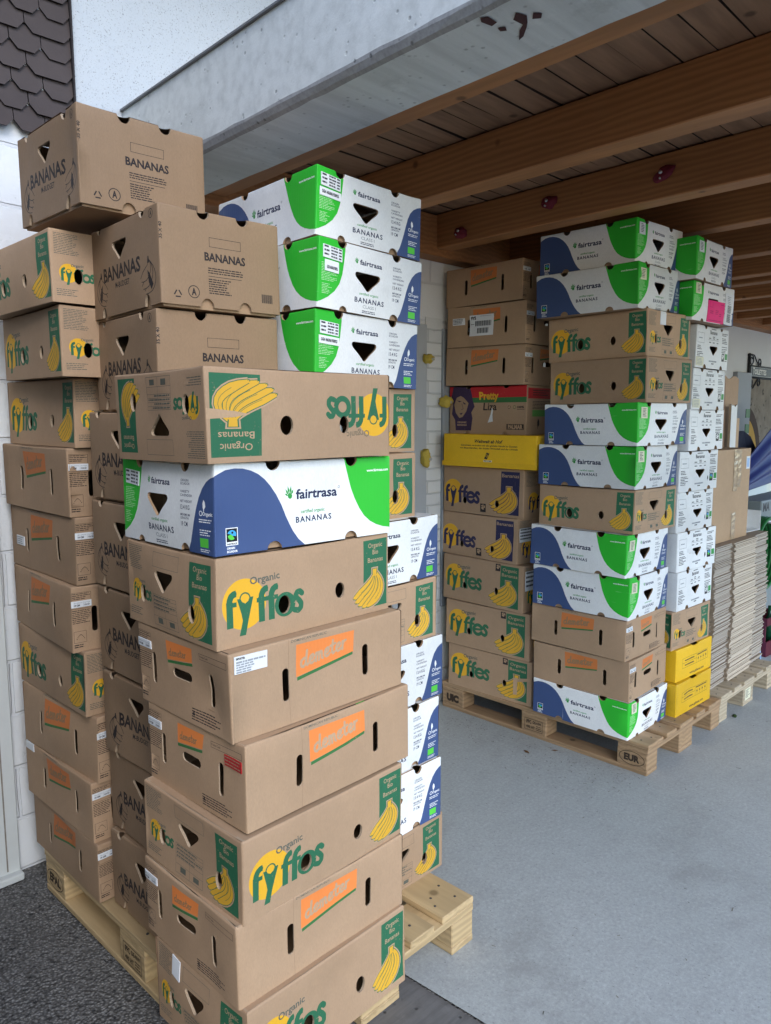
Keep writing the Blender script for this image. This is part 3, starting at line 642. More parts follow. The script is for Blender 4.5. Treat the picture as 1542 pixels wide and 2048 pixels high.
def sticker(root, bm_, f, u0, v0, u1, v1, mat, marks=(), skew=0.0, name='label'):
    """a paper label on wall f; marks: (kind, args) in label fractions"""
    mb = MB(); W_, H_ = u1 - u0, v1 - v0
    n = 6; gu, gv = np.meshgrid(np.linspace(u0, u1, n + 1), np.linspace(v0, v1, n + 1)); us = gu.ravel(); vv = gv.ravel() + skew * (us - u0)
    p = bm_.face(f, us, vv, .0022); back = bm_.face(f, us, vv, .0002); w_ = n + 1
    mb.add(p.tolist(), [(j * w_ + i, j * w_ + i + 1, (j + 1) * w_ + i + 1, (j + 1) * w_ + i) for j in range(n) for i in range(n)], mat)
    ring = list(range(w_)) + [j * w_ + n for j in range(1, w_)] + [n * w_ + i for i in range(n - 1, -1, -1)] + [j * w_ for j in range(n - 1, 0, -1)]; k = len(ring)
    mb.add(p[ring].tolist() + back[ring].tolist(), [(j, i, k + i, k + j) for i, j in zip(range(k), list(range(1, k)) + [0])], mat)
    a = Art(W_, H_)
    for m in marks: getattr(a, m[0])(*m[1:])
    for q, mt in a.p:
        uu = np.array([x for x, _ in q]) + u0; v_ = np.array([y_ for _, y_ in q]) + v0 + skew * (uu - u0)
        mb.add(bm_.face(f, uu, v_, .0029).tolist(), [tuple(range(len(q)))], mt)
    mb.build(name, root)
# ------------------------------------------------------------------ materials of the place
def m_concrete_floor():
    m, t, b = nodes_of('concrete_floor'); v = coords(t)
    big = noise(t, v, 1.3, 5, .6); mid_ = noise(t, v, 14, 6, .65); fine = noise(t, v, 230, 3, .6)
    c = mixc(t, big, (.385, .42, .405), (.475, .50, .485)); c = mixc(t, maths(t, 'MULTIPLY', ramp(t, mid_, .42, .78), .35), c, (.26, .262, .265)); c = mixc(t, maths(t, 'MULTIPLY', fine, .5), c, (.21, .215, .22))
    fl = noise(t, coords(t, (1, .4, 1), (0, 0, R(35))), 150, 2, .5); fl2 = noise(t, coords(t, (.35, 1, 1), (0, 0, R(20))), 170, 2, .5); grit = noise(t, v, 80, 6, .8)
    c = mixc(t, maths(t, 'MULTIPLY', ramp(t, grit, .46, .66), .75), c, (.27, .28, .28)); c = mixc(t, maths(t, 'MULTIPLY', ramp(t, grit, .30, .44, (1, 1, 1), (0, 0, 0)), .6), c, (.60, .62, .62))
    c = mixc(t, maths(t, 'MULTIPLY', ramp(t, fl, .66, .74), .5), c, (.11, .11, .105)); c = mixc(t, maths(t, 'MULTIPLY', ramp(t, fl2, .68, .75), .5), c, (.12, .115, .105))
    c = mixc(t, maths(t, 'MULTIPLY', ramp(t, noise(t, v, 1.7, 8, .78), .52, .74), .50), c, (.185, .18, .17))
    t.links.new(c, b.inputs['Base Color']); b.inputs['Roughness'].default_value = .72
    bump(t, b, maths(t, 'ADD', maths(t, 'MULTIPLY', mid_, .5), maths(t, 'MULTIPLY', fine, .6)), .3, .002)
m_concrete_floor()
def m_asphalt():
    m, t, b = nodes_of('asphalt'); v = coords(t)
    vo = N(t, 'ShaderNodeTexVoronoi'); vo.inputs['Scale'].default_value = 125; t.links.new(v, vo.inputs['Vector'])
    vo2 = N(t, 'ShaderNodeTexVoronoi'); vo2.inputs['Scale'].default_value = 70; t.links.new(v, vo2.inputs['Vector'])
    g = N(t, 'ShaderNodeSeparateColor'); t.links.new(vo.outputs['Color'], g.inputs[0])
    c = mixc(t, ramp(t, g.outputs[0], .1, .95), (.125, .12, .114), (.30, .292, .276)); c = mixc(t, ramp(t, vo.outputs['Distance'], .25, .7), c, (.075, .072, .068))
    c = mixc(t, maths(t, 'MULTIPLY', ramp(t, noise(t, v, 2.2, 4), .4, .7), .4), c, (.20, .193, .183)); c = mixc(t, ramp(t, noise(t, v, 48, 3), .60, .70), c, (.018, .018, .02))
    t.links.new(c, b.inputs['Base Color']); b.inputs['Roughness'].default_value = .8
    bump(t, b, maths(t, 'SUBTRACT', 1.0, maths(t, 'ADD', vo.outputs['Distance'], maths(t, 'MULTIPLY', vo2.outputs['Distance'], .6))), .9, .006)
m_asphalt()
def m_cast(name, c0, c1, pore=.5, sc_=1.0):
    m, t, b = nodes_of(name); v = coords(t)
    big = noise(t, v, 2.2 * sc_, 6, .6); st = noise(t, coords(t, (.5, 6, 6)), 4 * sc_, 4, .6); fine = noise(t, v, 160, 4, .6)
    c = mixc(t, big, c0, c1); c = mixc(t, maths(t, 'MULTIPLY', ramp(t, st, .42, .72), .6), c, sc(c0, .72)); c = mixc(t, maths(t, 'MULTIPLY', fine, .25), c, sc(c0, .7))
    vo = N(t, 'ShaderNodeTexVoronoi'); vo.inputs['Scale'].default_value = 34; vo.inputs['Randomness'].default_value = 1; t.links.new(v, vo.inputs['Vector'])
    p = ramp(t, vo.outputs['Distance'], .10, .20, (1, 1, 1), (0, 0, 0)); p = maths(t, 'MULTIPLY', p, ramp(t, noise(t, v, 9, 2), .48, .56))
    c = mixc(t, maths(t, 'MULTIPLY', p, pore), c, sc(c0, .3)); c = mixc(t, maths(t, 'MULTIPLY', ramp(t, noise(t, v, 7, 6, .75), .58, .72), .45), c, sc(c0, .6))
    c = mixc(t, maths(t, 'MULTIPLY', ramp(t, noise(t, v, 1.6, 5, .65), .55, .62), .35), c, sc(c0, .78)); c = mixc(t, maths(t, 'MULTIPLY', ramp(t, noise(t, v, 5, 6, .7), .60, .70), .4), c, sc(c1, 1.15))
    t.links.new(c, b.inputs['Base Color']); b.inputs['Roughness'].default_value = .75
    bump(t, b, maths(t, 'SUBTRACT', maths(t, 'ADD', big, maths(t, 'MULTIPLY', fine, .3)), p), .4, .004)
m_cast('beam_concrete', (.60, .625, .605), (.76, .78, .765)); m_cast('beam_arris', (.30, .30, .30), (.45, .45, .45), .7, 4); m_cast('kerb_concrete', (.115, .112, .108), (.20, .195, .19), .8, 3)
def m_plaster():
    m, t, b = nodes_of('roughcast'); v = coords(t)
    vo = N(t, 'ShaderNodeTexVoronoi'); vo.inputs['Scale'].default_value = 115; t.links.new(v, vo.inputs['Vector'])
    n1 = noise(t, v, 190, 3, .6); n2 = noise(t, v, 3, 3)
    c = mixc(t, n2, (.47, .50, .53), (.55, .575, .60)); c = mixc(t, ramp(t, n1, .60, .66), c, (.24, .25, .26)); c = mixc(t, maths(t, 'MULTIPLY', vo.outputs['Distance'], .35), c, (.5, .5, .5))
    t.links.new(c, b.inputs['Base Color']); b.inputs['Roughness'].default_value = .9
    bump(t, b, maths(t, 'ADD', maths(t, 'SUBTRACT', 1.0, vo.outputs['Distance']), n1), .35, .003)
m_plaster()
def m_masonry(name, bw, bh, mort, col, mcol):
    m, t, b = nodes_of(name); tc = N(t, 'ShaderNodeTexCoord'); sx = N(t, 'ShaderNodeSeparateXYZ'); cx = N(t, 'ShaderNodeCombineXYZ')
    t.links.new(tc.outputs['Object'], sx.inputs[0]); t.links.new(sx.outputs['X'], cx.inputs['X']); t.links.new(sx.outputs['Z'], cx.inputs['Y'])
    v = tc.outputs['Object']; wob = N(t, 'ShaderNodeVectorMath'); wob.operation = 'ADD'
    nz = N(t, 'ShaderNodeTexNoise'); nz.inputs['Scale'].default_value = 7; t.links.new(v, nz.inputs['Vector'])
    sc_ = N(t, 'ShaderNodeVectorMath'); sc_.operation = 'SCALE'; sc_.inputs['Scale'].default_value = .012; t.links.new(nz.outputs['Color'], sc_.inputs[0])
    t.links.new(cx.outputs[0], wob.inputs[0]); t.links.new(sc_.outputs[0], wob.inputs[1])
    br = N(t, 'ShaderNodeTexBrick'); br.inputs['Scale'].default_value = 1; br.inputs['Brick Width'].default_value = bw; br.inputs['Row Height'].default_value = bh; br.inputs['Mortar Size'].default_value = mort; br.inputs['Mortar Smooth'].default_value = .4
    br.inputs['Color1'].default_value = (*col, 1); br.inputs['Color2'].default_value = (*sc(col, .93), 1); br.inputs['Mortar'].default_value = (*mcol, 1)
    t.links.new(wob.outputs[0], br.inputs['Vector'])
    lump = noise(t, v, 38, 5, .6); c = mixc(t, maths(t, 'MULTIPLY', noise(t, v, 4, 4), .25), br.outputs['Color'], sc(col, .7))
    c = mixc(t, maths(t, 'MULTIPLY', ramp(t, noise(t, v, 21, 5, .7), .63, .72), .5), c, sc(col, .45))
    t.links.new(c, b.inputs['Base Color']); b.inputs['Roughness'].default_value = .55
    bump(t, b, maths(t, 'ADD', maths(t, 'MULTIPLY', br.outputs['Fac'], -1.0), maths(t, 'MULTIPLY', lump, .55)), .8, .007)
m_masonry('white_masonry', .39, .19, .007, (.80, .81, .81), (.70, .71, .72)); m_masonry('white_brick', .25, .066, .005, (.72, .73, .72), (.55, .56, .55))
def m_wood(name, c0, c1, grain=(1, 14, 14), knots=True, rough=.6, bmp=.3, saw=0.0):
    m, t, b = nodes_of(name); v = coords(t, grain)
    oi = N(t, 'ShaderNodeObjectInfo'); ad = N(t, 'ShaderNodeVectorMath'); ad.operation = 'ADD'; t.links.new(v, ad.inputs[0])
    rv = N(t, 'ShaderNodeVectorMath'); rv.operation = 'SCALE'; rv.inputs[0].default_value = (31, 17, 23); t.links.new(oi.outputs['Random'], rv.inputs['Scale']); t.links.new(rv.outputs[0], ad.inputs[1]); v = ad.outputs[0]
    n1 = noise(t, v, 3, 6, .6); wv = N(t, 'ShaderNodeTexWave'); wv.inputs['Scale'].default_value = 1.6; wv.inputs['Distortion'].default_value = 7; wv.inputs['Detail'].default_value = 3; wv.inputs['Detail Scale'].default_value = 1.2
    wv.bands_direction = 'Z'; t.links.new(v, wv.inputs['Vector'])
    c = mixc(t, n1, c0, c1); c = mixc(t, maths(t, 'MULTIPLY', wv.outputs['Fac'], .5), c, sc(c0, .60)); c = mixc(t, maths(t, 'MULTIPLY', ramp(t, noise(t, coords(t, tuple(.25 * g for g in grain)), 5, 5, .65), .5, .75), .4), c, sc(c0, .62))
    if knots:
        vo = N(t, 'ShaderNodeTexVoronoi'); vo.inputs['Scale'].default_value = 5.5; t.links.new(coords(t, (1, 1, 1)), vo.inputs['Vector'])
        c = mixc(t, ramp(t, vo.outputs['Distance'], .05, .10, (.85, .85, .85), (0, 0, 0)), c, sc(c0, .35))
    hs = N(t, 'ShaderNodeHueSaturation'); t.links.new(c, hs.inputs['Color']); t.links.new(maths(t, 'ADD', maths(t, 'MULTIPLY', oi.outputs['Random'], .24), .88), hs.inputs['Value'])
    t.links.new(hs.outputs[0], b.inputs['Base Color']); b.inputs['Roughness'].default_value = rough
    bump(t, b, maths(t, 'ADD', n1, maths(t, 'MULTIPLY', noise(t, coords(t, (1, 1, 1)), 240, 3), .3)), bmp, .002)
m_wood('joist_wood', (.36, .145, .046), (.47, .205, .072), (9, 1, 9)); m_wood('plank_wood', (.215, .112, .06), (.35, .20, .115), (1.2, 9, 9), True, .8, .5)
m_wood('pallet_new', (.48, .335, .165), (.62, .455, .25), (9, 1, 9)); m_wood('pallet_new_cross', (.48, .335, .165), (.62, .455, .25), (1, 9, 9))
m_wood('pallet_old', (.31, .195, .10), (.45, .295, .165), (9, 1, 9)); m_wood('pallet_old_cross', (.31, .195, .10), (.45, .295, .165), (1, 9, 9))
m_wood('pallet_grey', (.42, .34, .23), (.54, .45, .32), (9, 1, 9)); m_wood('pallet_grey_cross', (.42, .34, .23), (.54, .45, .32), (1, 9, 9))
simple('shade_blocker', (.06, .055, .05), .9, .3, 8, .3)  # dark surface of the unseen wall and overhang added for shade
simple('bark', (.045, .028, .02), .95, .4, 40, .6)
simple('smooth_render', (.60, .615, .61), .8, .06, 3, .25)
simple('slate', (.062, .047, .044), .7, .25, 9, .3); simple('slate_edge', (.03, .024, .024), .8)
simple('grey_paint', (.42, .44, .46), .55, .08, 6, .1); simple('grey_board', (.29, .31, .33), .6, .1, 6, .15); simple('dark_board', (.16, .17, .185), .6)
simple('door_paint', (.60, .62, .60), .45, .10, 9, .2); simple('door_dark', (.02, .022, .022), .2, .3); simple('door_rot', (.25, .22, .18), .8, .5, 40, .5)
simple('flashing', (.17, .175, .18), .5, .2); simple('stain_red', (.06, .02, .022), .7, .3)
simple('nail', (.045, .04, .038), .5, .2, 40, 0, .5); simple('bolt', (.5, .5, .5), .35, .1, 20, 0, .5, 1); simple('stamp_ink', (.045, .03, .02), .8, .4, 90)
simple('hold_yellow', (.50, .37, .06), .7, .15, 60, .5); simple('hold_pink', (.17, .018, .032), .7, .15, 60, .5)
simple('iron', (.015, .016, .018), .5, .2, 30, .2); simple('sign_face', (.018, .02, .026), .45); simple('sign_letters', (.55, .55, .5), .5)
simple('navy_cloth', (.012, .016, .035), .85, .25, 30, .3); simple('blue_tarp', (.022, .035, .16), .45, .2, 8, .1); simple('silver', (.34, .365, .38), .3, .05, 6, 0, .5, .3); simple('cabinet_grey', (.22, .255, .265), .4, .06, 5)
simple('green_rubber', (.012, .13, .03), .45, .2); simple('bottle_green', (.01, .06, .03), .12, .2); simple('crate_red', (.10, .012, .025), .5, .2); simple('dark', (.012, .012, .013), .7)
simple('leaf_green', (.035, .07, .015), .6, .3, 60); simple('leaf_brown', (.16, .085, .035), .8, .3, 60); simple('straw', (.17, .15, .115), .8, .5, 30); simple('straw_dark', (.085, .08, .07), .8, .5, 30)
simple('ochre', (.42, .25, .05), .8, .2, 14); simple('arch_brown', (.055, .035, .025), .8, .2); simple('flute', (.45, .395, .33), .8, .15, 260, .8); simple('fold', (.56, .475, .37), .7, .1, 60, .2); simple('kraft_deep', (.33, .26, .19), .8, .1)
simple('tape', (.45, .33, .20), .12, .12, 18, .4, .8); simple('galv', (.42, .44, .46), .4, .1, 20, 0, .5, .8)
def m_stone():
    m, t, b = nodes_of('painted_stone'); v = coords(t)
    vo = N(t, 'ShaderNodeTexVoronoi'); vo.inputs['Scale'].default_value = 11; t.links.new(v, vo.inputs['Vector'])
    c = mixc(t, vo.outputs['Distance'], (.11, .085, .06), (.28, .24, .18)); c = mixc(t, noise(t, v, 7, 5), c, (.19, .165, .13)); c = mixc(t, ramp(t, noise(t, v, 14, 3), .6, .68), c, (.035, .03, .026))
    t.links.new(c, b.inputs['Base Color']); b.inputs['Roughness'].default_value = .9; bump(t, b, noise(t, v, 30, 5), .3)
m_stone()

# ------------------------------------------------------------------ ground
def sheet(name, pts, z, mat, sub=0):
    mb = MB(); mb.add([(x, y, z) for x, y in pts], [tuple(range(len(pts)))], mat)
    return mb.build(name, kind='structure')
WY = lambda x: 1.385 - .02 * x
sheet('asphalt_yard', [(-60, -60), (60, -60), (60, WY(60)), (-60, WY(-60))], -.009, 'asphalt')
KX = lambda y, o=0: .552 - .06 * y + o
sheet('concrete_floor', [(KX(-9), -9), (11, -9), (11, WY(11)), (KX(1.37), 1.37)], 0, 'concrete_floor')
kb = MB()
kb.add([(KX(-9, -.24), -9, -.0045), (KX(-9, -.014), -9, -.0045), (KX(1.36, -.014), 1.36, -.0045), (KX(1.36, -.24), 1.36, -.0045)], [(0, 1, 2, 3)], 'kerb_concrete')
kb.build('kerb_strip', kind='structure')
jt = MB(); jt.add([(KX(-9, -.014), -9, -.007), (KX(-9), -9, -.007), (KX(1.36), 1.36, -.007), (KX(1.36, -.014), 1.36, -.0062)], [(0, 1, 2, 3)], 'kerb_concrete'); jt.build('floor_joint', kind='structure')

# ------------------------------------------------------------------ the house wall, turned a little against the pallets
WROT = -.02
wall = thing('building_wall', 'white painted block wall behind the stacks, roughcast and slate shingles above', 'wall', (0, 1.385, 0), (0, 0, WROT))
mb = MB(); mb.box((-7, 0, -.3), (10.5, .3, 2.78), 'white_masonry'); mb.build('masonry', wall)
mb = MB(); mb.box((.2, -.014, 2.44), (3.2, -.0005, 4.6), 'roughcast'); mb.build('roughcast_panel', wall)
mb = MB(); mb.box((-7, .02, 2.78), (10.5, .3, 4.6), 'roughcast'); mb.build('upper_wall', wall)
mb = MB()                                                                # clipped-corner slates, row over row
rg = random.Random(3); row = 0; z = 2.512; SW, SH = .100, .062
while z < 3.9:
    x = .300 - (SW / 2 if row % 2 else 0); first = True
    while x > -2.4:
        x1 = x; x0 = x - SW + .003
        if row % 2 and first: x1 = .300 if x1 < .300 else x1
        dz = rg.uniform(-.002, .002); c = .027; yb = -.030 + rg.uniform(-.002, .002); yt = -.0165; top = z + SH * 1.35
        P = [(x0, top), (x0, z + c + dz), (x0 + c * .85, z + dz), (x1 - c * .85, z + dz), (x1, z + c + dz), (x1, top)]
        ys = lambda zz: yb + (zz - z) / (top - z) * (yt - yb)
        f = [(px, ys(pz), pz) for px, pz in P]; g = [(px, ys(pz) + .006, pz) for px, pz in P]; n = len(f)
        mb.add(f, [tuple(range(n))], 'slate'); mb.add(f + g, [(i, n + i, n + (i + 1) % n, (i + 1) % n) for i in range(n)], 'slate_edge')
        first = False; x -= SW
        if row % 2 and x1 == .300 and x0 < .3 - SW: pass
    z += SH; row += 1
mb.box((.300, -.034, 2.505), (.306, 0, 4.0), 'slate_edge')
mb.build('slate_cladding', wall)
mb = MB(); mb.box((2.6, -.006, -.02), (10.4, -.0006, 2.40), 'smooth_render'); mb.build('smooth_render', wall)
mb = MB(); mb.box((2.098, -.007, .1), (2.222, -.0008, 2.10), 'white_brick'); mb.build('brick_strip', wall)
tag_ = dict(label='grey painted board fixed to the wall left of the narrow brick strip', category='wall panel')
mb = MB(); mb.box((1.52, -.019, .35), (2.096, -.0008, 2.06), 'grey_paint', .002); mb.build('wall_board', None, **tag_).matrix_world = Matrix.Translation((0, 1.385, 0)) @ Matrix.Rotation(WROT, 4, 'Z')
tag_ = dict(label='dark grey board on the wall right of the narrow brick strip', category='wall panel')
mb = MB(); mb.box((2.226, -.019, .55), (2.40, -.0008, 2.05), 'grey_board', .002); mb.build('wall_board', None, **tag_).matrix_world = Matrix.Translation((0, 1.385, 0)) @ Matrix.Rotation(WROT, 4, 'Z')
def wl(x, y, z): return (x * math.cos(WROT) - y * math.sin(WROT), 1.385 + x * math.sin(WROT) + y * math.cos(WROT), z)
for i, (x, z, rx, rz, lab) in enumerate(((2.222, 1.668, .036, .030, 'yellow climbing hold beside the narrow brick strip, nearest the yellow box'), (2.080, 1.885, .024, .024, 'highest yellow climbing hold, half hidden behind the near white banana boxes'), (2.064, 1.375, .022, .048, 'lowest yellow climbing hold, half hidden beside the near kraft boxes'))):
    mb = MB(); mb.blob((0, 0, 0), (rx, .035, rz), 'hold_yellow', 3, .45, 7, i * 7.3)
    mb.tube([(0, -.030, -.004), (0, -.040, -.004)], .008, 'bolt', 10)
    o = mb.build('climbing_hold'); o.location = wl(x, -.04, z); tag(o, lab, 'climbing hold', 'yellow climbing holds on the wall')
# door at the far left
door = thing('door', 'weathered white framed glass door at the far left edge', 'door', wl(0, 0, 0), (0, 0, WROT))
mb = MB(); mb.box((-.128, -.045, .012), (-.030, -.001, 2.16), 'door_paint', .003); mb.box((-1.13, -.045, .012), (-1.03, -.001, 2.16), 'door_paint', .003); mb.box((-1.03, -.045, 2.06), (-.128, -.001, 2.16), 'door_paint', .003); mb.build('frame', door)
mb = MB(); mb.box((-1.14, -.075, -.004), (-.028, -.001, .022), 'door_paint', .004); mb.build('sill', door)
mb = MB()
for x0, x1, z0, z1 in ((-.196, -.134, .03, 2.05), (-1.025, -.96, .03, 2.05), (-.96, -.196, .03, .16), (-.96, -.196, 1.96, 2.05)): mb.box((x0, -.030, z0), (x1, -.002, z1), 'door_paint', .003)
mb.box((-.136, -.026, .03), (-.1305, -.001, 2.05), 'door_dark'); mb.box((-.075, -.0455, .03), (-.070, -.0448, 2.10), 'door_rot'); mb.box((-.118, -.0455, .03), (-.110, -.0448, 2.10), 'door_rot'); mb.box((-.185, -.0335, .03), (-.150, -.030, .34), 'door_rot'); lf = mb.build('leaf', door)
mb = MB(); mb.box((-.96, -.016, .16), (-.196, -.004, 1.96), 'door_dark'); mb.build('pane', lf)

# ------------------------------------------------------------------ roof: concrete edge beam, timber, planks
SH_ = Matrix(((1, .05, 0, 0), (0, 1, 0, 0), (0, 0, 1, 0), (0, 0, 0, 1)))      # the roof runs slightly askew to the pallets
Y0, Y1 = -2.6, 1.372
def beam():
    mb = MB(); n = 70; rg = random.Random(5); rows = []
    for i in range(n + 1):
        y = Y0 + (Y1 - Y0) * i / n; j = lambda a: rg.uniform(-a, a)
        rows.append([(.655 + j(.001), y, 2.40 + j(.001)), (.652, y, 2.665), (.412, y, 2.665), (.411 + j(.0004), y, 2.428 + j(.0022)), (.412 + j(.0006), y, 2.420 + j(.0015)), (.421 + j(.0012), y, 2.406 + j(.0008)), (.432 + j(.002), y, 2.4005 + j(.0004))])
    k = 7; vs = [p for r_ in rows for p in r_]
    for a in range(k):
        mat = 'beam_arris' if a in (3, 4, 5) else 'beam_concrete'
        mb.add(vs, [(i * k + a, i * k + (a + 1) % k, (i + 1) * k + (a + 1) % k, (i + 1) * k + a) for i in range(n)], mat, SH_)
    mb.add([rows[0][i] for i in range(k)], [tuple(range(k))], 'beam_concrete', SH_)
    for pts in (((.372, -.27), (.386, -.262), (.415, -.268), (.410, -.285), (.378, -.285)), ((.405, -.335), (.425, -.315), (.455, -.318), (.47, -.30), (.505, -.275), (.497, -.292), (.47, -.318), (.452, -.332), (.43, -.345)), ((.43, -.272), (.445, -.268), (.452, -.280), (.437, -.287)), ((.43, -.36), (.45, -.345), (.46, -.36), (.445, -.372))):
        mb.add([(x + .05, y, 2.3985) for x, y in pts][::-1], [tuple(range(len(pts)))], 'stain_red')
    o = mb.build('concrete_beam'); tag(o, 'long grey concrete edge beam above the near pallet', 'beam')
    mb = MB(); mb.box((.402, Y0, 2.6655), (.66, Y1, 2.6715), 'flashing', 0, SH_); mb.build('flashing', o)
beam()
def timber(name, lo, hi, label, cat='joist', group='timber joists under the roof', bev=.004):
    mb = MB(); mb.box(lo, hi, 'joist_wood', bev, SH_); o = mb.build(name); tag(o, label, cat, group); return o
timber('wall_plate', (.657, Y0, 2.424), (.772, 1.26, 2.585), 'orange-brown timber lying against the concrete beam', 'timber', None)
JX = [1.338, 2.008, 2.616, 3.29, 3.89, 4.17, 4.76, 5.36, 5.89, 6.5, 7.1, 7.7, 8.3]
JL = ['nearest timber joist, first to the right of the concrete beam', 'timber joist with three pink climbing holds on its side', 'timber joist just above the top box of the corner stack', 'timber joist just above the top box of the right-hand stack', 'left one of the two close-set joists beyond the right-hand stack', 'right one of the two close-set joists beyond the right-hand stack', 'first timber joist past the two close-set ones', 'second timber joist past the two close-set ones', 'third timber joist past the two close-set ones']
for i, x in enumerate(JX):
    timber('joist', (x, Y0, 2.42), (x + .10, 1.285, 2.585), JL[i] if i < len(JL) else 'far timber joist near the far end of the roof')
mb = MB(); mb.box((.70, -.105, 2.385), (9.2, -.002, 2.58), 'joist_wood', .004); o = mb.build('ledger_beam'); o.location = (0, 1.385, 0); o.rotation_euler = (0, 0, WROT); tag(o, 'timber ledger along the wall carrying the joist ends', 'beam')
mb = MB(); rg = random.Random(11); y = 1.34
while y > Y0:
    wd = rg.uniform(.098, .106); dz = rg.uniform(0, .006); x = .66
    n = 40; L = []; Rr = []
    for i in range(n + 1):
        xx = .66 + 8.8 * i / n
        L.append((xx, y - rg.uniform(.001, .006), 2.587 + dz)); Rr.append((xx, y - wd + rg.uniform(.001, .006), 2.587 + dz))
    up = [(a, b, c + .024) for a, b, c in L], [(a, b, c + .024) for a, b, c in Rr]
    vs = L + Rr + up[0] + up[1]; m_ = n + 1
    mb.add(vs, [(i, i + 1, m_ + i + 1, m_ + i) for i in range(n)], 'plank_wood', SH_)
    mb.add(vs, [(i, 2 * m_ + i, 2 * m_ + i + 1, i + 1) for i in range(n)] + [(m_ + i, m_ + i + 1, 3 * m_ + i + 1, 3 * m_ + i) for i in range(n)], 'bark', SH_)
    y -= wd
mb.build('ceiling', kind='structure')
mb = MB(); mb.box((.66, Y0, 2.618), (9.6, 1.36, 2.655), 'bark', 0, SH_); mb.build('roof', kind='structure')
for i, (y, z, l) in enumerate(((.05, 2.508, 'pink climbing hold on the joist, nearest the camera'), (.571, 2.507, 'pink climbing hold in the middle of the joist row'), (1.08, 2.468, 'pink climbing hold on the joist, closest to the wall'))):
    mb = MB(); mb.blob((0, 0, 0), (.018, .040, .024), 'hold_pink', 3, .4, 5, i * 3.1 + 1)
    mb.tube([(-.010, .005, .006), (-.022, .005, .006)], .007, 'bolt', 10); mb.tube([(-.008, .016, -.012), (-.018, .016, -.012)], .004, 'bolt', 10)
    o = mb.build('climbing_hold'); o.location = (2.008 + .05 * y - .006, y, z); o.rotation_euler = (R(20 * i - 25), 0, 0); tag(o, l, 'climbing hold', 'pink climbing holds on the joist')

# unseen wall added on the left to shade the left-facing box sides
mb = MB(); mb.box((-1.6, -1.15, -.02), (-1.3, 1.30, 3.0), 'shade_blocker', .01); o = mb.build('shade_wall'); tag(o, 'dark unseen wall added on the left to shade the near stacks, beyond the frame', 'wall')
mb = MB(); mb.box((-7, -.80, 3.75), (10.5, .3, 3.9), 'shade_blocker'); mb.build('shade_eaves', wall)  # overhang added out of view to keep high sky off the wall
# ------------------------------------------------------------------ pallets
def stamp(mb, O, U, V, polys): mb.plate(polys, O, U, V, .0009)
def pallet(label, loc, rz, wood, marks, group='euro pallets under the boxes', wear=1):
    p = thing('pallet', label, 'pallet', loc, (0, 0, rz), group); rg = random.Random(wear)
    cross = wood + '_cross'
    xs = [(0, .145), (.1855, .2855), (.3275, .4725), (.5145, .6145), (.655, .80)]
    nl = lambda mb, x, y, z: mb.tube([(x, y, z - .001), (x, y, z + .0012)], .0042, 'nail', 7)
    for x0, x1 in xs:
        mb = MB(); j = lambda a=.003: rg.uniform(-a, a); mb.box((x0, j(), .122), (x1, 1.2 + j(), .1435 + j(.0006)), wood, .0025)
        for yy in (.05, .10, .56, .63, 1.10, 1.15):
            for k in ((.25, .75) if x1 - x0 > .12 else (.5,)): nl(mb, x0 + (x1 - x0) * k + j(.012), yy + j(.015), .1436)
        mb.build('top_board', p)
    for y0 in (.002, .5275, 1.053):
        mb = MB(); mb.box((.0015, y0, .100), (.7985, y0 + .145, .1217), cross, .002); mb.build('stringer_board', p)
    for xi, (x0, x1) in enumerate(((.001, .100), (.3275, .4725), (.70, .799))):
        for yi, y0 in enumerate((.004, .5275, 1.051)):
            mb = MB(); mb.box((x0, y0, .0222), (x1, y0 + .145, .0998), wood if (xi + yi) % 2 else cross, .003)
            if (xi, yi) in marks: stamp(mb, (x0, y0 + .145, .0222), (0, -1, 0), (0, 0, 1), marks[(xi, yi)])
            mb.build('block', p)
    for x0, x1 in ((0.0005, .100), (.3275, .4725), (.70, .7995)):
        mb = MB(); mb.box((x0, .003, 0.0003), (x1, 1.197, .022), wood, .0025); mb.build('bottom_board', p)
    return p
def oval(txt, h=.030, wd=None):
    a = Art(.145, .078)
    q = [(.0725 + .060 * math.cos(R(t)), .041 + .031 * math.sin(R(t))) for t in range(0, 361, 12)]; a.stroke(q, .0028, 'stamp_ink', False)
    a.text(txt, .0725, .028, .028, 'stamp_ink', wd or .085, 'c', bold=.03); return a.p
def code(box_=True):
    a = Art(.145, .078)
    if box_: a.frame(.020, .010, .125, .070, .0022, 'stamp_ink')
    a.text('IPPC', .030, .044, .018, 'stamp_ink', .030, bold=.02); a.text('DE-NW', .068, .048, .013, 'stamp_ink', .050, bold=.02); a.text('490 HT', .030, .020, .013, 'stamp_ink', .05, bold=.02); a.micro(.088, .040, .120, 3, .009, 'stamp_ink'); return a.p
uic = Art(.145, .078); uic.text('UIC', .030, .024, .034, 'stamp_ink', .085, bold=.05)
pallet('new pale wooden pallet under the near stacks, EPAL branded on its far corner', (0, 0, 0), 0, 'pallet_new', {(0, 2): oval('EPAL'), (0, 1): code()}, wear=2)
pallet('brown wooden pallet under the far stacks, EUR stamped on its near corner', (2.176, .0921, 0), -.0176, 'pallet_old', {(0, 0): oval('EUR', wd=.075), (0, 1): code(), (0, 2): uic.p}, wear=3)
tagp = Art(.145, .078)
pc = pallet('greyish wooden pallet under the pile of flattened cartons', (3.002, .085, 0), -.0176, 'pallet_grey', {}, wear=4)
mb = MB(); a = Art(.05, .06); mb.add([(.35, .0030, .027), (.43, .0030, .027), (.43, .0030, .093), (.35, .0030, .093)], [(0, 1, 2, 3)], 'paper_cream')
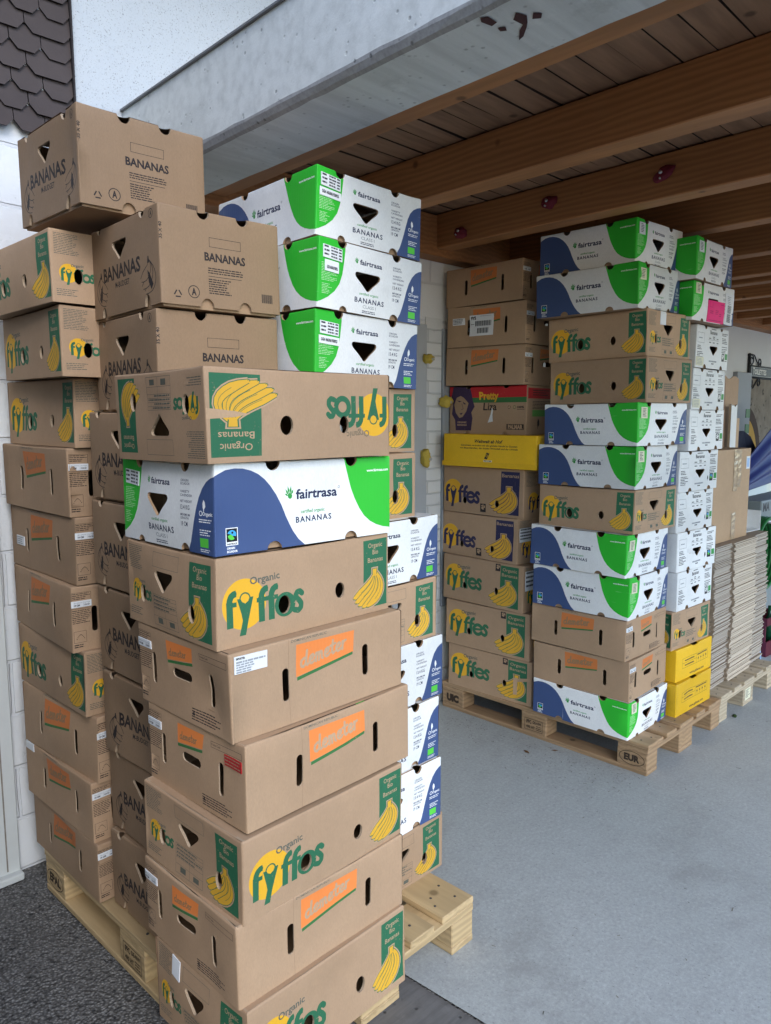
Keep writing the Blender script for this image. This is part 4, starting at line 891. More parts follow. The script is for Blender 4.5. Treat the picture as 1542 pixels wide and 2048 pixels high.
a.micro(.006, .055, .07, 6, .008, 'paper_ink', .4, 3, .6); mb.plate(a.p, (.352, .0030, .03), (1, 0, 0), (0, 0, 1), .0006); mb.build('paper_tag', pc)
STACKS = {
 'BL': [
  ('DM', 0.191, 1.022, 0.144, -0.014, 0.386, 0.492, 0.18, -0.013, 0.0),
  ('DM', 0.189, 1.049, 0.324, 0.004, 0.386, 0.494, 0.186, -0.01, -0.003),
  ('DM', 0.196, 1.047, 0.51, 0.046, 0.386, 0.496, 0.201, -0.002, 0.001),
  ('FY', 0.191, 1.063, 0.711, 0.001, 0.383, 0.493, 0.196, -0.005, 0.001),
  ('DM', 0.187, 1.079, 0.906, -0.052, 0.386, 0.496, 0.196, 0.007, -0.002),
  ('DM', 0.198, 1.087, 1.103, -0.01, 0.386, 0.496, 0.198, 0.007, 0.0),
  ('DM', 0.193, 1.101, 1.301, -0.003, 0.386, 0.496, 0.199, 0.008, 0.001),
  ('FY', 0.21, 1.086, 1.5, -0.003, 0.383, 0.494, 0.198, 0.007, 0.001),
  ('FY', 0.169, 1.003, 1.698, -0.061, 0.383, 0.493, 0.19, 0.012, -0.002),
  ('FY', 0.136, 1.005, 1.888, -0.004, 0.383, 0.494, 0.189, -0.001, -0.003),
 ],
 'M': [
  ('MB', 0.207, 0.564, 0.144, 0.012, 0.353, 0.383, 0.241, -0.001, -0.001),
  ('MB', 0.215, 0.572, 0.385, 0.0, 0.352, 0.383, 0.241, 0.0, 0.0),
  ('MB', 0.205, 0.565, 0.627, 0.013, 0.353, 0.383, 0.241, -0.002, -0.003),
  ('MB', 0.208, 0.575, 0.868, 0.003, 0.353, 0.383, 0.245, 0.001, 0.002),
  ('MB', 0.203, 0.582, 1.113, 0.002, 0.353, 0.383, 0.244, 0.0, -0.0),
  ('MB', 0.208, 0.582, 1.357, -0.002, 0.353, 0.383, 0.242, -0.001, 0.005),
  ('MB', 0.227, 0.58, 1.599, -0.075, 0.351, 0.382, 0.247, -0.003, -0.002),
  ('MB', 0.225, 0.565, 1.846, -0.038, 0.348, 0.382, 0.24, -0.02, -0.004),
 ],
 'F': [
  ('FY', 0.152, 0.095, 0.144, 0.007, 0.491, 0.367, 0.206, -0.019, -0.004),
  ('DM', 0.155, 0.122, 0.35, -0.008, 0.499, 0.384, 0.188, -0.002, 0.001),
  ('FY', 0.16, 0.128, 0.538, 0.022, 0.491, 0.388, 0.189, 0.019, -0.001),
  ('DM', 0.187, 0.131, 0.727, 0.013, 0.502, 0.385, 0.19, -0.007, -0.001),
  ('DM', 0.18, 0.15, 0.917, -0.016, 0.499, 0.385, 0.191, -0.005, -0.005),
  ('FY', 0.172, 0.185, 1.108, -0.02, 0.496, 0.383, 0.193, 0.001, -0.005),
  ('FT', 0.174, 0.189, 1.302, -0.026, 0.496, 0.399, 0.189, -0.002, 0.004),
  ('FY', 0.154, 0.165, 1.491, -0.026, 0.497, 0.385, 0.19, -0.008, -0.002),
 ],
 'R': [
  ('FY', 0.668, 0.422, 0.144, -0.002, 0.383, 0.494, 0.184, 0.001, 0.0),
  ('FT', 0.643, 0.415, 0.328, -0.006, 0.398, 0.495, 0.193, -0.001, 0.001),
  ('FT', 0.645, 0.428, 0.521, -0.004, 0.398, 0.495, 0.196, 0.001, 0.002),
  ('FT', 0.666, 0.432, 0.718, -0.002, 0.399, 0.495, 0.192, -0.001, 0.0),
  ('FY', 0.655, 0.443, 0.909, -0.002, 0.383, 0.494, 0.188, 0.0, 0.0),
  ('FT', 0.658, 0.447, 1.097, -0.001, 0.398, 0.495, 0.19, -0.002, -0.002),
  ('FY', 0.598, 0.481, 1.287, -0.005, 0.383, 0.494, 0.194, 0.005, 0.004),
  ('FY', 0.639, 0.52, 1.481, 0.003, 0.383, 0.494, 0.191, 0.004, 0.004),
  ('FT', 0.614, 0.5, 1.672, -0.008, 0.402, 0.494, 0.193, 0.004, 0.023),
  ('FT', 0.621, 0.493, 1.865, -0.008, 0.404, 0.494, 0.183, 0.006, 0.037),
  ('FT', 0.644, 0.507, 2.049, -0.048, 0.395, 0.489, 0.181, -0.014, 0.043),
 ],
 'P': [
  ('FB', 2.396, 0.985, 0.144, 0.021, 0.399, 0.526, 0.231, 0.001, -0.002),
  ('FB', 2.39, 1.0, 0.375, 0.023, 0.399, 0.526, 0.241, 0.001, -0.0),
  ('FB', 2.394, 1.026, 0.616, -0.031, 0.399, 0.523, 0.24, 0.003, -0.0),
  ('FB', 2.412, 1.059, 0.856, -0.072, 0.399, 0.52, 0.23, 0.004, -0.002),
  ('FB', 2.414, 1.046, 1.086, -0.03, 0.399, 0.523, 0.246, 0.008, -0.002),
  ('YW', 2.373, 0.996, 1.332, 0.051, 0.401, 0.555, 0.167, 0.01, 0.006),
  ('PL', 2.459, 1.059, 1.499, -0.023, 0.399, 0.495, 0.246, 0.008, 0.0),
  ('DM', 2.415, 1.057, 1.746, -0.008, 0.386, 0.496, 0.196, 0.016, 0.002),
  ('DM', 2.408, 1.044, 1.941, -0.018, 0.386, 0.495, 0.205, 0.016, 0.002),
  ('DM', 2.401, 1.048, 2.146, -0.056, 0.386, 0.493, 0.192, 0.009, 0.002),
 ],
 'Q': [
  ('FT', 2.36, 0.434, 0.144, -0.002, 0.395, 0.499, 0.173, 0.01, 0.009),
  ('DM', 2.363, 0.44, 0.317, 0.011, 0.387, 0.496, 0.188, -0.003, -0.011),
  ('DM', 2.352, 0.45, 0.506, -0.024, 0.386, 0.497, 0.186, 0.004, -0.003),
  ('FT', 2.351, 0.447, 0.692, 0.005, 0.396, 0.494, 0.192, 0.005, 0.007),
  ('FT', 2.342, 0.457, 0.884, -0.02, 0.398, 0.496, 0.192, 0.012, 0.005),
  ('FY', 2.364, 0.431, 1.076, -0.047, 0.384, 0.495, 0.194, -0.002, 0.0),
  ('FT', 2.366, 0.437, 1.27, -0.023, 0.399, 0.495, 0.188, -0.004, 0.005),
  ('FT', 2.373, 0.41, 1.459, -0.106, 0.401, 0.495, 0.187, -0.006, -0.0),
  ('FY', 2.381, 0.394, 1.645, -0.081, 0.385, 0.495, 0.195, -0.004, -0.003),
  ('FY', 2.396, 0.415, 1.84, -0.06, 0.385, 0.498, 0.198, -0.009, -0.004),
  ('FT', 2.329, 0.442, 2.038, -0.01, 0.397, 0.497, 0.19, -0.002, -0.018),
  ('FT', 2.365, 0.457, 2.228, -0.069, 0.396, 0.488, 0.183, 0.008, -0.001),
 ],
 'S': [
  ('YG', 2.769, 0.38, 0.144, -0.053, 0.375, 0.5, 0.162, -0.002, -0.007),
  ('YG', 2.796, 0.395, 0.306, -0.066, 0.374, 0.5, 0.161, -0.003, -0.003),
  ('FY', 2.777, 0.407, 0.467, -0.076, 0.384, 0.494, 0.189, -0.001, -0.001),
  ('WB', 2.789, 0.361, 0.656, -0.041, 0.38, 0.403, 0.191, -0.001, -0.002),
  ('WB', 2.79, 0.357, 0.848, -0.086, 0.382, 0.403, 0.191, -0.001, -0.003),
  ('WB', 2.775, 0.372, 1.038, -0.054, 0.38, 0.403, 0.193, 0.002, -0.001),
  ('WB', 2.77, 0.359, 1.232, -0.086, 0.382, 0.403, 0.193, -0.001, -0.005),
  ('WB', 2.815, 0.352, 1.425, -0.037, 0.38, 0.403, 0.194, -0.003, -0.002),
  ('WB', 2.821, 0.356, 1.618, -0.017, 0.38, 0.403, 0.196, 0.0, 0.0),
  ('WB', 2.857, 0.363, 1.815, -0.016, 0.38, 0.403, 0.199, 0.002, 0.002),
  ('FT', 2.741, 0.359, 2.014, -0.088, 0.4, 0.495, 0.174, -0.004, 0.003),
  ('FT', 2.696, 0.352, 2.188, -0.022, 0.398, 0.495, 0.185, -0.004, -0.002),
 ],
 'T': [
  ('MB', 0.14, 0.792, 2.107, -0.014, 0.357, 0.383, 0.244, 0.006, -0.008),
 ],
}
# ------------------------------------------------------------------ stacked banana boxes
ORD = ['topmost', 'second from top', 'third from top', 'fourth from top', 'fifth from top', 'sixth from top']
ORB = ['bottom one', 'second from bottom', 'third from bottom', 'fourth from bottom', 'fifth from bottom', 'sixth from bottom']
WHERE = {'BL': 'of the stack by the left wall', 'M': 'of the dark middle stack', 'F': 'of the stack nearest the camera', 'R': 'of the near pallet right-hand stack', 'P': 'of the far pallet wall-side stack', 'Q': 'of the far pallet corner stack', 'S': 'of the far pallet right-hand stack', 'T': ''}
DESC = {'FY': 'kraft box with yellow bananas', 'DM': 'kraft box with orange label print', 'FT': 'white, blue and green banana box', 'MB': 'kraft box with sketched bananas', 'PL': 'kraft box with red band and woman print', 'YW': 'flat yellow box with dark text', 'FBblue': 'kraft box with dark blue banana print', 'FBgreen': 'kraft box with green banana print', 'WB': 'white banana box with black print', 'WBplain': 'white banana box with black print', 'YG': 'yellow cardboard box', 'FYflip': 'upside-down kraft box with large banana print', 'DMsoft': 'kraft box with orange label print'}
GROUP = {'FY': 'kraft boxes with yellow banana print', 'FYflip': 'kraft boxes with yellow banana print', 'DM': 'kraft boxes with orange label print', 'DMsoft': 'kraft boxes with orange label print', 'FT': 'white, blue and green banana boxes', 'MB': 'kraft boxes with sketched bananas', 'FBblue': 'kraft boxes with banana panel', 'FBgreen': 'kraft boxes with banana panel', 'WB': 'white boxes with black print', 'WBplain': 'white boxes with black print', 'YG': 'yellow cardboard boxes'}
SPECIAL = {('T', 0): 'kraft box with sketched bananas, highest of all, perched askew under the concrete beam',
    ('F', 0): 'upside-down kraft box with large banana print on top of the stack nearest camera',
    ('P', 1): 'kraft box with large white barcode label, second from top by the wall',
    ('P', 3): 'kraft box with red and green band and a dark woman print',
    ('P', 4): 'flat yellow box with dark slanted text, under the red-banded box', ('P', 9): 'kraft box with green banana print and a torn paper strip, at the bottom',
    ('S', 1): 'white and green banana box with a bright pink paper on its end',
    ('S', 7): 'white banana box with a torn handle hole, black print', ('F', 4): 'kraft box with orange label print and a red stamp on its end',
    ('F', 3): 'kraft box with orange label print and white address label on its side',
    ('Q', 2): 'kraft box with yellow bananas and a white paper strip over its top edge',
    ('F', 7): 'kraft box with yellow bananas at the bottom of the stack nearest the camera', ('F', 1): 'white, blue and green banana box in the stack nearest the camera'}
def white_rows(u, v, c='paper_ink'): return (('micro', .004, v - .003, u - .003, 4, v * .22, c, .45, 3),)
len_lab = lambda W_, H_: (('text', 'MIN LENGTH', .006, H_ * .62, H_ * .18, 'paper_grey', W_ * .42), ('text', '19 CM', .006, H_ * .22, H_ * .24, 'paper_ink', W_ * .3, 'l', .03), ('rect', W_ * .58, H_ * .12, W_ * .59, H_ * .88, 'paper_grey'), ('text', 'Net Weight', W_ * .63, H_ * .62, H_ * .18, 'paper_grey', W_ * .3), ('text', '13.4 Kg', W_ * .63, H_ * .22, H_ * .24, 'paper_ink', W_ * .28, 'l', .02))
def stickers_for(st, i, kind):
    s = []
    if kind in ('DM', 'DMsoft'):
        f = 'F' if st in ('BL', 'P', 'Q') else 'L'
        s.append((f, .002, .134, .060, .153, 'paper', len_lab(.058, .019)))
    if kind == 'FT' and st in ('R', 'F', 'Q', 'S'):
        f = 'L' if st == 'F' else 'F'
        if st in ('R', 'F'):
            s.append((f, .016, .130, .082, .163, 'paper', (('micro', .003, .031, .020, 3, .010, 'paper_ink', .45, 2, .1), ('micro', .026, .031, .050, 4, .0078, 'paper_ink', .5, 4, .1), ('micro', .053, .031, .064, 4, .0078, 'paper_ink', .5, 5, .1)), -.06))
        else: s.append((f, .022, .118, .068, .166, 'paper_cream' if i % 3 else 'paper', (('micro', .010, .042, .038, 6, .0062, 'paper_ink', .45, i, .4),), 0))
        if st == 'R' and i < 3: s.append((f, .012 + .010 * (i == 1), .104 - .008 * (i == 1), (.084 if i != 1 else .070), .125, 'paper', (('text', 'GGN 4063061938923', .006, .007, .0075, 'paper_ink', .058 if i != 1 else .037, 'l', .02),), -.05))
    if (st, i) == ('F', 3): s.append(('F', .009, .146, .092, .183, 'paper_blue' if False else 'paper', (('text', 'IMPORTER:', .004, .030, .0042, 'paper_ink', .022, 'l', .02), ('micro', .004, .0265, .078, 1, .005, 'paper_grey', .8, 2, 0), ('micro', .004, .0205, .05, 4, .0052, 'paper_grey', .6, 3, .3)), -.03))
    if (st, i) == ('F', 4): s.append(('L', .312, .128, .372, .152, 'k_red', (('micro', .002, .022, .058, 3, .0075, 'kraft', .35, 4, .1),), -.02, 'ink_stamp'))
    if (st, i) == ('P', 1):
        W_, H_ = .150, .104
        s.append(('L', .147, .052, .297, .156, 'paper', (('text', '9YS', .008, .082, .014, 'paper_ink', .034, 'l', .03),) + tuple(('rect', .036 + k * .0049, .048, .036 + k * .0049 + (.0022 if k % 3 else .0036), .074, 'paper_ink') for k in range(21)) + tuple(('rect', .050 + k * .0049, .012, .050 + k * .0049 + (.0022 if k % 4 else .0036), .038, 'paper_ink') for k in range(15)) + (('micro', .006, .060, .03, 1, .006, 'paper_ink'), ('micro', .07, .098, .14, 1, .005, 'paper_grey'))))
        s.append(('L', .039, .112, .116, .146, 'paper', (('micro', .004, .030, .07, 4, .007, 'paper_ink', .5, 3),)))
    if (st, i) == ('S', 1):
        W_, H_ = .160, .112
        s.append(('F', .130, .002, .292, .098, 'paper_pink', (('frame', .012, .066, .040, .090, .001, 'pink_ink'), ('micro', .02, .050, .05, 2, .008, 'pink_ink'), ('micro', .07, .055, .10, 3, .007, 'pink_ink'), ('micro', .12, .085, .15, 1, .007, 'pink_ink'), ('micro', .11, .042, .13, 2, .008, 'pink_ink'), ('micro', .015, .010, .145, 1, .006, 'pink_ink'))))
        s.append(('F', .300, .004, .394, .148, 'paper', tuple(('rect', .022, .012 + k * .0026, .066, .012 + k * .0026 + (.0012 if k % 3 else .0018), 'paper_ink') for k in range(30) if k != 15) + (('micro', .02, .13, .06, 5, .008, 'paper_grey'),), -.03))
    if (st, i) == ('Q', 2): s.append(('F', .110, .138, .156, .1975, 'paper', ()))
    if (st, i) == ('F', 7): s.append(('L', .078, .150, .112, .198, 'paper', (), -.12))
    if st == 'S' and i in (2, 3): s.append(('F', .010, .010, .092, .050, 'paper_cream', (('micro', .006, .034, .074, 5, .0066, 'paper_grey', .4, i),)))
    if (st, i) == ('P', 6): s.append(('F', .02, .11, .17, .18, 'paper', white_rows(.15, .07)))
    if (st, i) == ('P', 7): s.append(('F', .02, .11, .12, .21, 'paper', white_rows(.10, .10)))
    if (st, i) == ('P', 9): s += [('L', .418, .040, .440, .128, 'kraft_print', (), .15, 'torn_strip'), ('L', .440, .112, .520, .128, 'kraft_print', (), .22, 'torn_strip')]
    if (st, i) == ('S', 7): s += [('F', .100, .086, .168, .103, 'white_board', (), -.25, 'torn_strip'), ('F', .118, .080, .150, .088, 'kraft_print', (), -.1, 'torn_strip')]
    if (st, i) == ('BL', 4): s.append(('L', .05, .070, .115, .100, 'paper', white_rows(.065, .03, 'paper_grey')))
    if (st, i) == ('BL', 8): s.append(('L', .012, .158, .075, .184, 'paper', ()))
    return s
seed = 100
for st, rows in STACKS.items():
    n = len(rows)
    for bi, (ty, x, y, z, th, sx, sy, h, rx, ry) in enumerate(rows):
        i = n - 1 - bi; kind = ty
        if ty == 'FB': kind = 'FBblue' if i in (5, 6) else 'FBgreen'
        if ty == 'WB' and i in (2, 3, 4, 8): kind = 'WBplain'
        if (st, i) == ('F', 0): kind = 'FYflip'
        if ty == 'DM' and st in ('P', 'BL', 'Q'): kind = 'DMsoft'
        order = 'EL' if st in ('F',) else 'LE'
        place = ORD[i] if i < (n + 1) // 2 else ORB[bi]
        lab = SPECIAL.get((st, i)) or f'{DESC[kind]}, {place} {WHERE[st]}'
        assert 4 <= len(lab.split()) <= 16, lab
        seed += 1
        make_carton('yellow_box' if ty in ('YW', 'YG') else 'banana_box', kind, order, x, y, z + .0006, th, sx, sy, h - .0012, rx, ry, lab, 'cardboard box', GROUP.get(kind), seed, .046 if kind != 'YW' else .026, stickers_for(st, i, kind))
# ------------------------------------------------------------------ flattened cartons, the big carton and what stands behind
def flat_carton(parent_name, x0, x1, y0, y1, z, th, rg):
    mb = MB(); w_ = x1 - x0; a = x0 + w_ * rg.uniform(.26, .31); b_ = x0 + w_ * rg.uniform(.68, .73)
    e = .0012; k = (th - e) / 2
    for lo, hi, dy, mat in ((x0, a, rg.uniform(.010, .020), 'flute'), (a + .001, b_, 0.0, 'fold'), (b_ + .001, x1, rg.uniform(.010, .022), 'flute')):
        for j in (0, 1):
            zz = z + j * (k + e) ; yy = y0 + dy + rg.uniform(-.004, .004)
            mb.box((lo + rg.uniform(-.004, .004), yy, zz), (hi, y1, zz + k), 'kraft_deep')
            mb.add([(lo, yy - .0006, zz + .0004), (hi, yy - .0006, zz + .0004), (hi, yy - .0006, zz + k - .0004), (lo, yy - .0006, zz + k - .0004)], [(0, 1, 2, 3)], mat)
            mb.add([(x0 - .0055, yy + .02, zz + .0004), (x0 - .0055, y1 - .01, zz + .0004), (x0 - .0055, y1 - .01, zz + k - .0004), (x0 - .0055, yy + .02, zz + k - .0004)], [(0, 3, 2, 1)], 'flute') if lo == x0 else None
    return mb
rg = random.Random(21); z = .1442; NF = 62; TH = (.912 - .1442) / NF; off = 0
for i in range(NF):
    off = .9 * off + rg.uniform(-.004, .004); lean = .020 * math.sin(i / NF * 3.1) + (.012 if 20 < i < 40 else 0) + off
    mb = flat_carton('flat', 3.055 - .02 + lean, 3.845 + lean + rg.uniform(-.005, .005), .150 + rg.uniform(-.003, .003), .78, z, TH, rg)
    o = mb.build('flattened_carton'); tag(o, 'flattened kraft carton in the thick pile on the right-hand pallet', 'flattened carton', 'flattened cartons piled on the pallet'); z += TH
# big plain carton standing on the pile
def plain_carton(name, label, lo, hi, rot, mat='kraft_big'):
    t = thing(name, label, 'cardboard box', ((lo[0] + hi[0]) / 2, (lo[1] + hi[1]) / 2, lo[2]), (0, 0, rot))
    sx, sy, h = hi[0] - lo[0], hi[1] - lo[1], hi[2] - lo[2]
    mb = MB(); mb.box((-sx / 2, -sy / 2, 0), (sx / 2, sy / 2, h), mat, .004, None, 2); mb.build('carton', t); return t, sx, sy, h
board('kraft_big', (.50, .335, .20))
t, sx, sy, h = plain_carton('large_carton', 'large upright tan carton with shiny tape, standing on the flattened cartons', (3.0, .205, .9135), (3.585, .50, 1.412), -.02)
mb = MB(); rg = random.Random(2)
def strip(x, z0, z1, wd, y):
    n = 14
    L = [(x - wd / 2 + rg.uniform(-.0015, .0015), y - rg.uniform(.0012, .0030), z0 + (z1 - z0) * i / n) for i in range(n + 1)]; Rr = [(x + wd / 2 + rg.uniform(-.0015, .0015), y - rg.uniform(.0012, .0030), z0 + (z1 - z0) * i / n) for i in range(n + 1)]; M_ = [(x + rg.uniform(-.006, .006), y - rg.uniform(.0012, .0045), z0 + (z1 - z0) * i / n) for i in range(n + 1)]
    m_ = n + 1; mb.add(L + M_ + Rr, [(i, m_ + i, m_ + i + 1, i + 1) for i in range(n)] + [(m_ + i, 2 * m_ + i, 2 * m_ + i + 1, m_ + i + 1) for i in range(n)], 'tape')
for a_ in ((sx / 2 - .215, h * .54, h - .002, .055, -sy / 2), (sx / 2 - .165, h * .58, h - .002, .05, -sy / 2 - .001), (sx / 2 - .215, .004, h * .30, .055, -sy / 2)):
    mb = MB(); strip(*a_); mb.build('packing_tape', t)
mb = MB(); mb.add([(sx / 2 - .065, -sy / 2 - .0012, h - .115), (sx / 2 - .012, -sy / 2 - .0012, h - .115), (sx / 2 - .012, -sy / 2 - .0012, h - .045), (sx / 2 - .065, -sy / 2 - .0012, h - .045)], [(0, 1, 2, 3)], 'paper')
mb.add([(sx / 2 - .055, -sy / 2 - .0018, h - .105), (sx / 2 - .022, -sy / 2 - .0018, h - .105), (sx / 2 - .022, -sy / 2 - .0018, h - .055), (sx / 2 - .055, -sy / 2 - .0018, h - .055)], [(0, 1, 2, 3)], 'paper_blue'); mb.build('label', t)
# folded boards standing behind it
def standing_board(label, x0, x1, y, z0, z1, mat, lean, th=.006, jag=0, seed=1):
    rg = random.Random(seed); top = [(x0 + (x1 - x0) * i / 5, z1 - (rg.uniform(0, jag) if i else 0)) for i in range(6)]
    P = [(x1, z0), (x0, z0)] + top; n = len(P)
    Y = lambda zz: y + lean * (zz - z0)
    f = [(px, Y(pz), pz) for px, pz in P]; g = [(px, Y(pz) + th, pz) for px, pz in P]
    mb = MB(); mb.add(f, [tuple(range(n))[::-1]], mat); mb.add(g, [tuple(range(n))], mat); mb.add(f + g, [(i, (i + 1) % n, n + (i + 1) % n, n + i) for i in range(n)], 'kraft_edge')
    o = mb.build('folded_board'); tag(o, label, 'cardboard', 'folded boards standing behind the large carton'); return o
standing_board('tallest brown cardboard flap standing behind the large tan carton', 3.955, 4.19, .50, .001, 1.842, 'kraft', .0, .006, .02, 2)
standing_board('dark brown board standing left behind the tall brown flap', 3.70, 3.935, .47, .914, 1.80, 'kraft_dark', .02, .006, .01, 3)
standing_board('narrow white folded box standing in front of the brown flaps', 3.962, 4.060, .455, .001, 1.665, 'white_board', .0, .014, .05, 4)
standing_board('narrow brown board at the right of the white folded box', 4.095, 4.180, .480, .001, 1.585, 'kraft_big', .0, .006, .01, 5)
# small open white box on the pile
t = thing('small_box', 'small white open box on the flattened cartons beside the tan carton', 'cardboard box', (3.80, .33, .9135), (0, 0, -.1))
mb = MB(); mb.box((-.10, .0, 0), (.085, .004, .115), 'white_board'); mb.box((.085, -.10, 0), (.089, .004, .115), 'white_board'); mb.box((-.10, -.10, 0), (.085, 0, .004), 'white_board'); mb.box((-.104, -.10, 0), (-.10, .004, .05), 'white_board'); mb.build('carton', t)
# wall things at the far right
def onwall(o): o.matrix_world = Matrix.Translation((0, 1.385, 0)) @ Matrix.Rotation(WROT, 4, 'Z'); return o
t = thing('wall_cabinet', 'grey box on the far wall with two green squares', 'cabinet', wl(6.37, 0, 0), (0, 0, WROT))
mb = MB(); mb.box((-.18, -.05, 1.30), (.155, -.001, 1.99), 'grey_board', .004); mb.build('body', t)
mb = MB(); mb.box((.05, -.054, 1.58), (.145, -.0505, 1.66), 'green_rubber'); mb.box((.05, -.054, 1.44), (.145, -.0505, 1.52), 'green_rubber'); mb.build('sticker', t)
t = thing('mural', 'painted stone archway mural on the far wall below the sign', 'mural', wl(6.62, 0, 0), (0, 0, WROT))
mb = MB(); mb.box((0, -.012, .4), (.66, -.001, 1.955), 'painted_stone'); mb.build('stone_panel', t)
mb = MB(); a = Art(1, 2)
q = [(-.14 + .46 * math.cos(R(d)), 1.18 + .52 * math.sin(R(d))) for d in range(0, 74, 6)]
a.poly([(.002, .42), (.32, .42)] + q + [(.002, 1.66)], 'arch_brown'); a.poly([(.002, .42), (.24, .42)] + [(-.14 + .37 * math.cos(R(d)), 1.16 + .43 * math.sin(R(d))) for d in range(0, 69, 6)] + [(.002, 1.55)], 'ochre')
mb.plate(a.p[:1], (0, -.012, 0), (1, 0, 0), (0, 0, 1), .001); mb.plate(a.p[1:], (0, -.012, 0), (1, 0, 0), (0, 0, 1), .002); mb.build('archway', t)
t = thing('side_door', 'pale grey door in the far wall behind the hanging sign', 'door', wl(7.28, 0, 0), (0, 0, WROT))
mb = MB(); mb.box((.0, -.03, .0), (.10, -.001, 2.05), 'door_paint', .003); mb.box((.95, -.03, 0), (1.05, -.001, 2.05), 'door_paint', .003); mb.box((.10, -.03, 1.95), (.95, -.001, 2.05), 'door_paint', .003); mb.build('frame', t)
mb = MB(); mb.box((.10, -.015, 0), (.95, -.001, 1.95), 'grey_paint'); mb.box((.14, -.02, 1.5), (.30, -.016, 1.9), 'dark'); mb.build('leaf', t)
# hanging sign on a scrolled iron bracket
t = thing('hanging_sign', 'black TOILETTES sign on a scrolled iron wall bracket', 'sign', wl(6.52, -.02, 1.99), (0, 0, WROT))
mb = MB(); mb.tube([(0, 0, -.155), (0, 0, .165)], .011, 'iron', 8); mb.blob((0, 0, .168), (.016, .016, .016), 'iron', 2, 0); mb.blob((0, 0, -.158), (.016, .016, .016), 'iron', 2, 0)
mb.tube([(0, 0, .070), (.62, 0, .070)], .007, 'iron'); mb.tube([(0, 0, -.038), (.62, 0, -.038)], .007, 'iron')
def scroll(cx, cz, r, a0, a1, s_=1, turns=1.0):
    return [(cx + r * (1 - .6 * k / 20) * math.cos(R(a0 + (a1 - a0) * k / 20)), 0, cz + s_ * r * (1 - .6 * k / 20) * math.sin(R(a0 + (a1 - a0) * k / 20))) for k in range(21)]
for s_ in (1, -1):
    z0 = .070 if s_ > 0 else -.038
    mb.tube(scroll(.062, z0 + s_ * .050, .055, 170, -330, s_), .0055, 'iron', 6); mb.tube([(.01, 0, z0 + s_ * .07), (.05, 0, z0 + s_ * .105), (.12, 0, z0 + s_ * .10), (.19, 0, z0 + s_ * .045), (.25, 0, z0 + s_ * .006)], .0055, 'iron', 6); mb.tube(scroll(.262, z0 + s_ * .040, .042, 250, 720, s_), .0055, 'iron', 6)
mb.build('bracket', t)
mb = MB(); mb.box((.018, -.012, -.030), (.60, .012, .064), 'sign_face', .002); mb.build('board', t)
mb = MB(); a = Art(.6, .1); a.text('T', .055, .025, .058, 'sign_letters', .038, bold=.03); a.text('OILETTES', .096, .025, .044, 'sign_letters', .30, bold=.02); a.frame(.006, .006, .57, .088, .0022, 'sign_letters')
mb.plate(a.p, (.02, -.012, -.030), (1, 0, 0), (0, 0, 1), .001); mb.build('lettering', t)
# machinery and furniture half hidden at the right edge
t = thing('chair', 'dark navy high-backed padded chair behind the tan carton', 'chair', (5.24, .86, 0))
mb = MB(); n = 18; prof = [(-.27 + .03, .62), (-.27, .9), (-.26, 1.25), (-.21, 1.40), (-.10, 1.475), (.02, 1.48), (.14, 1.435), (.23, 1.33), (.27, 1.18), (.27, .9), (.24, .62)]
vs = [(x, -.06 - .02 * math.sin(i), z_) for i, (x, z_) in enumerate(prof)] + [(x * .96, .07, z_ * .995) for x, z_ in prof]; k = len(prof)
mb.add(vs, [tuple(range(k))[::-1], tuple(range(k, 2 * k))] + [(i, (i + 1) % k, k + (i + 1) % k, k + i) for i in range(k)], 'navy_cloth'); mb.build('backrest', t)
mb = MB(); mb.box((-.27, -.48, .42), (.27, .02, .54), 'navy_cloth', .03, None, 3); mb.build('seat', t)
mb = MB(); mb.tube([(0, -.2, .08), (0, -.2, .42)], .03, 'iron', 10)
for d in range(5): mb.tube([(0, -.2, .10), (.28 * math.cos(d * 1.257), -.2 + .28 * math.sin(d * 1.257), .03)], .018, 'iron', 8)
mb.build('base', t)
t = thing('covered_boat', 'silver dinghy hull under a folded blue cover at right edge', 'boat', (5.45, 1.0, .02))
mb = MB(); prof = [(-.60, 1.02), (-.58, .985), (-.40, .955), (-.10, .93), (.3, .93), (.9, .95), (.9, 1.22), (.2, 1.20), (-.30, 1.10)]; k = len(prof)
mb.add([(x, -.30 - .05 * math.sin(i * .7), z_) for i, (x, z_) in enumerate(prof)] + [(x * .9, .25, z_) for x, z_ in prof], [tuple(range(k))[::-1], tuple(range(k, 2 * k))] + [(i, (i + 1) % k, k + (i + 1) % k, k + i) for i in range(k)], 'silver'); mb.build('hull', t)
mb = MB(); nx, nz = 24, 10; vs = []
for i in range(nx + 1):
    u = i / nx; x = -.62 + 1.5 * u
    for j in range(nz + 1):
        v_ = j / nz; zb = 1.035 + .10 * u; zt = 1.15 + .62 * u; zz = zb + (zt - zb) * v_
        vs.append((x, -.37 + .10 * v_ + .022 * math.sin(v_ * 17 - u * 2), zz))
mb.add(vs, [(i * (nz + 1) + j, (i + 1) * (nz + 1) + j, (i + 1) * (nz + 1) + j + 1, i * (nz + 1) + j + 1) for i in range(nx) for j in range(nz)], 'blue_tarp', None, True)
o = mb.build('cover', t); md = o.modifiers.new('thickness', 'SOLIDIFY'); md.thickness = .006
mb = MB(); mb.box((-.2, -.2, .0), (-.14, -.14, .95), 'galv'); mb.box((.7, -.2, 0), (.76, -.14, .95), 'galv'); mb.box((-.3, -.18, 0), (.9, -.12, .05), 'galv'); mb.build('stand', t)
t = thing('grey_cabinet', 'grey metal cabinet lettered MA under the silver hull', 'cabinet', (5.10, .52, 0), (0, 0, -.02))
mb = MB(); mb.box((-.40, -.05, .02), (.5, .30, 1.0), 'cabinet_grey', .012, None, 2); mb.build('body', t)
